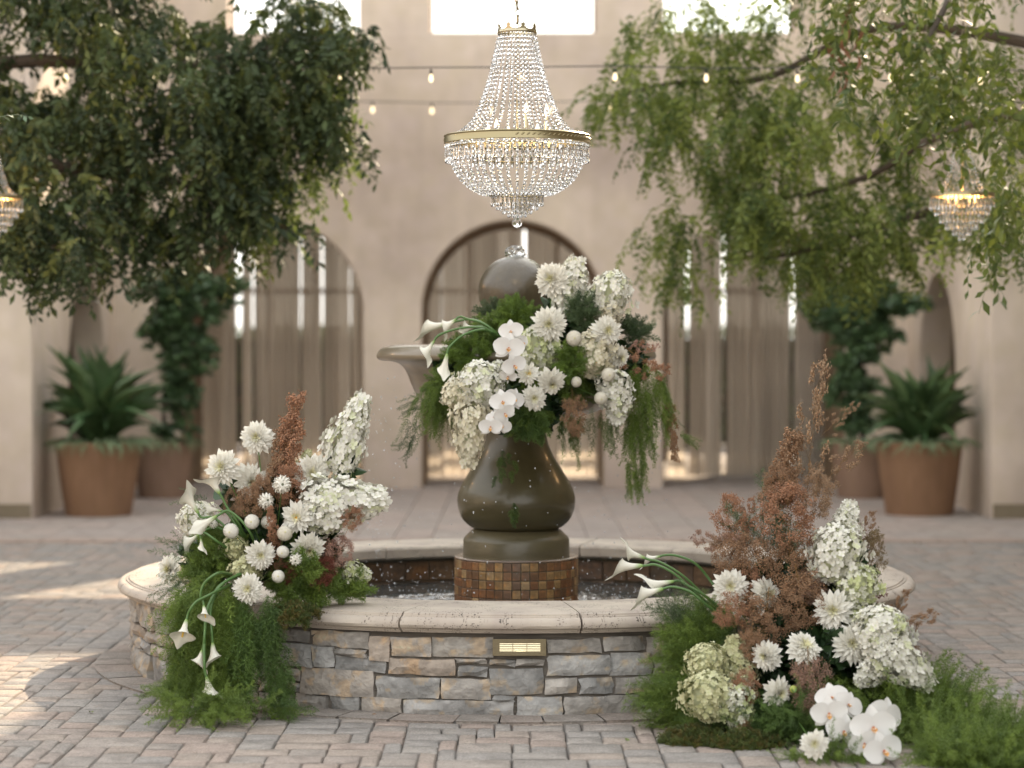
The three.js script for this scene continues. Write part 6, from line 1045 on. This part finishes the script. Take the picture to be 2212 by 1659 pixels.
{ // right
  const o = outside(2.32), f = thing('ground_fern', 'broad bed of green fern spreading over the paving at the lower right corner', 'fern', null, D(1950, 1580, 10.4).setY(0));
  const low = (p) => { o(p); };
  fronds(f, 'fronds', FR.trail, M.fern, [[1985, 1585, 140, 50, 10.65, 0.18, 260, 0.3, 0.3, 0.3, 1.2, 0.75], [1870, 1550, 110, 50, 10.85, 0.12, 170, 0.2, 0.3, 0.3, 1.2, 0.75], [2110, 1615, 110, 30, 10.4, 0.18, 190, 0.4, 0.25, 0.4, 1.1, 0.75], [1985, 1520, 70, 24, 10.8, 0.1, 90, 0.3, 0.4, 0.2, 1.1, 0.75], [2185, 1600, 24, 30, 10.25, 0.1, 22, 0.4, 0.8, 0.2, 0.6, 0.7], [1800, 1655, 110, 14, 10.2, 0.06, 80, 0.1, 0.05, 0.8, 1.3, 0.5], [2120, 1660, 140, 24, 10.05, 0.12, 230, 0.3, 0.25, 0.4, 1.1, 0.72], [2010, 1640, 40, 18, 10.2, 0.05, 40, 0.5, 0.2, 0.2, 1.0, 0.6]], 21, low);
  fronds(f, 'fronds', FR.trail, M.fernDeep, [[1750, 1545, 100, 55, 10.95, 0.12, 150, 0, 0.1, 0.5, 1.2, 0.65], [1690, 1585, 80, 28, 10.65, 0.08, 110, -0.1, 0.2, 0.5, 1.2, 0.6], [1740, 1560, 60, 40, 10.55, 0.06, 70, 0, 0.2, 0.4, 1.2, 0.55], [1900, 1570, 130, 45, 10.95, 0.12, 130, 0.3, 0.2, 0.4, 1.2, 0.7]], 22, low);
  const g = thing('fennel_bush', 'fine feathery green bush left of the ground bouquet, before the stone wall', 'shrub', null, D(1480, 1500, 10.95).setY(0));
  fronds(g, 'fronds', FR.fine, M.fern, [[1520, 1430, 45, 55, 11.08, 0.06, 70, -0.9, 0.1, 0.15, 0.8, 0.75], [1530, 1385, 40, 30, 11.1, 0.06, 45, -0.6, 0.3, 0.1, 0.8, 0.7], [1500, 1510, 55, 40, 11.0, 0.08, 80, -0.95, -0.1, 0.15, 0.7, 0.75], [1545, 1360, 34, 20, 11.1, 0.05, 30, -0.3, 0.4, 0.1, 0.9, 0.6]], 23, o);
  fronds(g, 'fronds', FR.fine, M.fernDeep, [[1550, 1450, 50, 80, 11.08, 0.05, 70, -0.5, 0.1, 0.2, 1, 0.7], [1570, 1560, 70, 25, 10.95, 0.08, 50, -0.4, 0, 0.4, 1, 0.6]], 24, o);
  fronds(g, 'fronds', FR.fine, M.fernBlue, [[1500, 1340, 40, 14, 11.1, 0.04, 14, -0.7, 0.8, 0, 0.6, 0.7], [1660, 1150, 40, 50, 11.15, 0.05, 16, -0.2, 0.8, 0, 0.7, 0.8], [1720, 1220, 40, 40, 11.1, 0.05, 14, 0.1, 0.8, 0, 0.7, 0.8]], 25);
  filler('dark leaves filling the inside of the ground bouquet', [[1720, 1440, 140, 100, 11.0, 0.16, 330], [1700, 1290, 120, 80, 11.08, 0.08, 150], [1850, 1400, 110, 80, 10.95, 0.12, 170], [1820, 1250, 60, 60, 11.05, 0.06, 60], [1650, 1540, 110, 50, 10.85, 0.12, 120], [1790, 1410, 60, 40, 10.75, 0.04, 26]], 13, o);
}
// moss pads
M.moss = mat([0.075, 0.085, 0.012], 1, { map: rep(T.grain, 8) });
function moss(label, pos, rx, rz, h, seed, brown, hang) {
  const t = thing('moss_pad', label, 'moss', null, pos), g = new THREE.SphereGeometry(1, 40, 16, 0, 6.2832, 0, 1.75), p = g.attributes.position, q = rng(seed);
  for (let i = 0; i < p.count; i++) { const x = p.getX(i), y = p.getY(i), z = p.getZ(i), k = 1 + 0.3 * N3(x * 2.3, z * 2.3, seed) + 0.12 * N3(x * 9, y * 9, z * 9 + seed); p.setXYZ(i, x * rx * k, y * h * k, z * rz * k); }
  g.computeVertexNormals(); boxUV(g); mesh('pad', g, M.moss, t);
  const ms = [], cs = [], b = frondGeo(0.03, 6, 0.013, 0.006, 800, 0.0012); for (let i = 0; i < 420 * Math.max(0.5, rx / 0.15); i++) { const k = Math.floor(q() * p.count), n = V(g.attributes.normal.getX(k), g.attributes.normal.getY(k), g.attributes.normal.getZ(k)); ms.push(M4(V(p.getX(k) + (q() - 0.5) * 0.012, p.getY(k), p.getZ(k) + (q() - 0.5) * 0.012), qTo(n.add(V(q() - 0.5, q() - 0.5, q() - 0.5)), V(1, 0, 0)), 0.7 + 0.6 * q())); cs.push(q() < brown ? RGB(1.5, 0.95, 0.8) : leafTint(q, [0.7, 0.8, 0.7], [1.2, 1.25, 1])); }
  copies('sprigs', b, fernMat([0.085, 0.11, 0.016]), ms, t, cs);
}
moss('green moss pad with a brown edge on the paving under the fennel bush', D(1500, 1590, 10.62).setY(0.0), 0.15, 0.11, 0.045, 3, 0.3);
moss('second moss pad on the paving, further right under the dark fern', D(1610, 1602, 10.5).setY(0.0), 0.16, 0.09, 0.04, 5, 0.25);
moss('mossy clump drooping over the coping edge below the rim bouquet', D(640, 1306, 11.38).setY(0.497), 0.10, 0.07, 0.03, 7, 0.35);
moss('tongue of moss hanging down the front of the coping', D(636, 1332, 11.245).setY(0.475), 0.05, 0.03, 0.045, 9, 0.4);
// fallen petals and leaves
{
  const q = rng(55), pet = blade(4, 2, rnd(0.3, 0.7), 0.5, 0.5);
  for (const [x, y, dep, l, h] of [[667, 1291, 11.5, 'fallen white petal lying on moss at the coping edge', 0.53], [597, 1546, 0, 'fallen white petal on the paving, nearer the stones of a pair', 0], [622, 1544, 0, 'fallen white petal on the paving, right one of a pair', 0], [1719, 1484, 11.15, 'fallen white petal on the coping under the ground callas', 0.514]]) {
    const p = dep ? D(x, y, dep) : D(x, y, EYE * F / (y - 740)).setY(0.006); if (dep && h) p.y = h; if (x > 1700) p.copy(D(1519, 1312, 11.55)).setY(0.512);
    const m = meta(mesh('fallen_petal', pet, M.petal), l, 'petal'); m.position.copy(p); m.rotation.set(-1.4, 0, 1.2 + q()); m.scale.setScalar(0.045);
  }
  const lf = blade(4, 2, leafProf(0.22), 0.5, 0.6), lm = [mat([0.35, 0.23, 0.05], 0.7), mat([0.22, 0.10, 0.03], 0.8), mat([0.12, 0.15, 0.04], 0.7)];
  [[277, 1667 * 0.0 + 1550, 0, 'small dark green leaf scrap on the collar paving left of the wall'], [2415 * 0.8848, 1452, 0, 'yellow leaf on the grey paving, far right'], [1385, 1553, 0, 'curled yellow stem scrap at the foot of the wall near the fennel bush'], [817, 1550, 1, 'brown leaf scrap at the foot of the wall below the lowest dahlia'], [985, 1557, 1, 'brown leaf scrap at the foot of the wall left of the step light'], [200, 1545, 2, 'green leaf scrap on the paving near the bottom left'], [1350, 1600, 2, 'tiny leaf on the paving in front of the wall, right of centre']].forEach(([x, y, k, l], i) => {
    const yy = i === 0 ? 1460 : y, m = meta(mesh('fallen_leaf', lf, lm[k], scene), l, 'leaf'); m.position.copy(D(x, yy, EYE * F / (yy - 740)).setY(0.008)); if (i === 3 || i === 4) m.position.z += 0.0; m.rotation.set(-1.45, 0.2, q() * 6); m.scale.setScalar(i === 2 ? 0.13 : 0.05); if (i === 2) { m.scale.set(0.03, 0.13, 0.03); m.rotation.set(-1.5, 0, 1.4); }
  });
}
// ================================================================ draw
const renderer = new THREE.WebGLRenderer({ antialias: true });
renderer.setSize(1024, 768);
renderer.toneMapping = THREE.LinearToneMapping; renderer.toneMappingExposure = EXPOSURE;
renderer.shadowMap.enabled = true;
renderer.render(scene, camera);
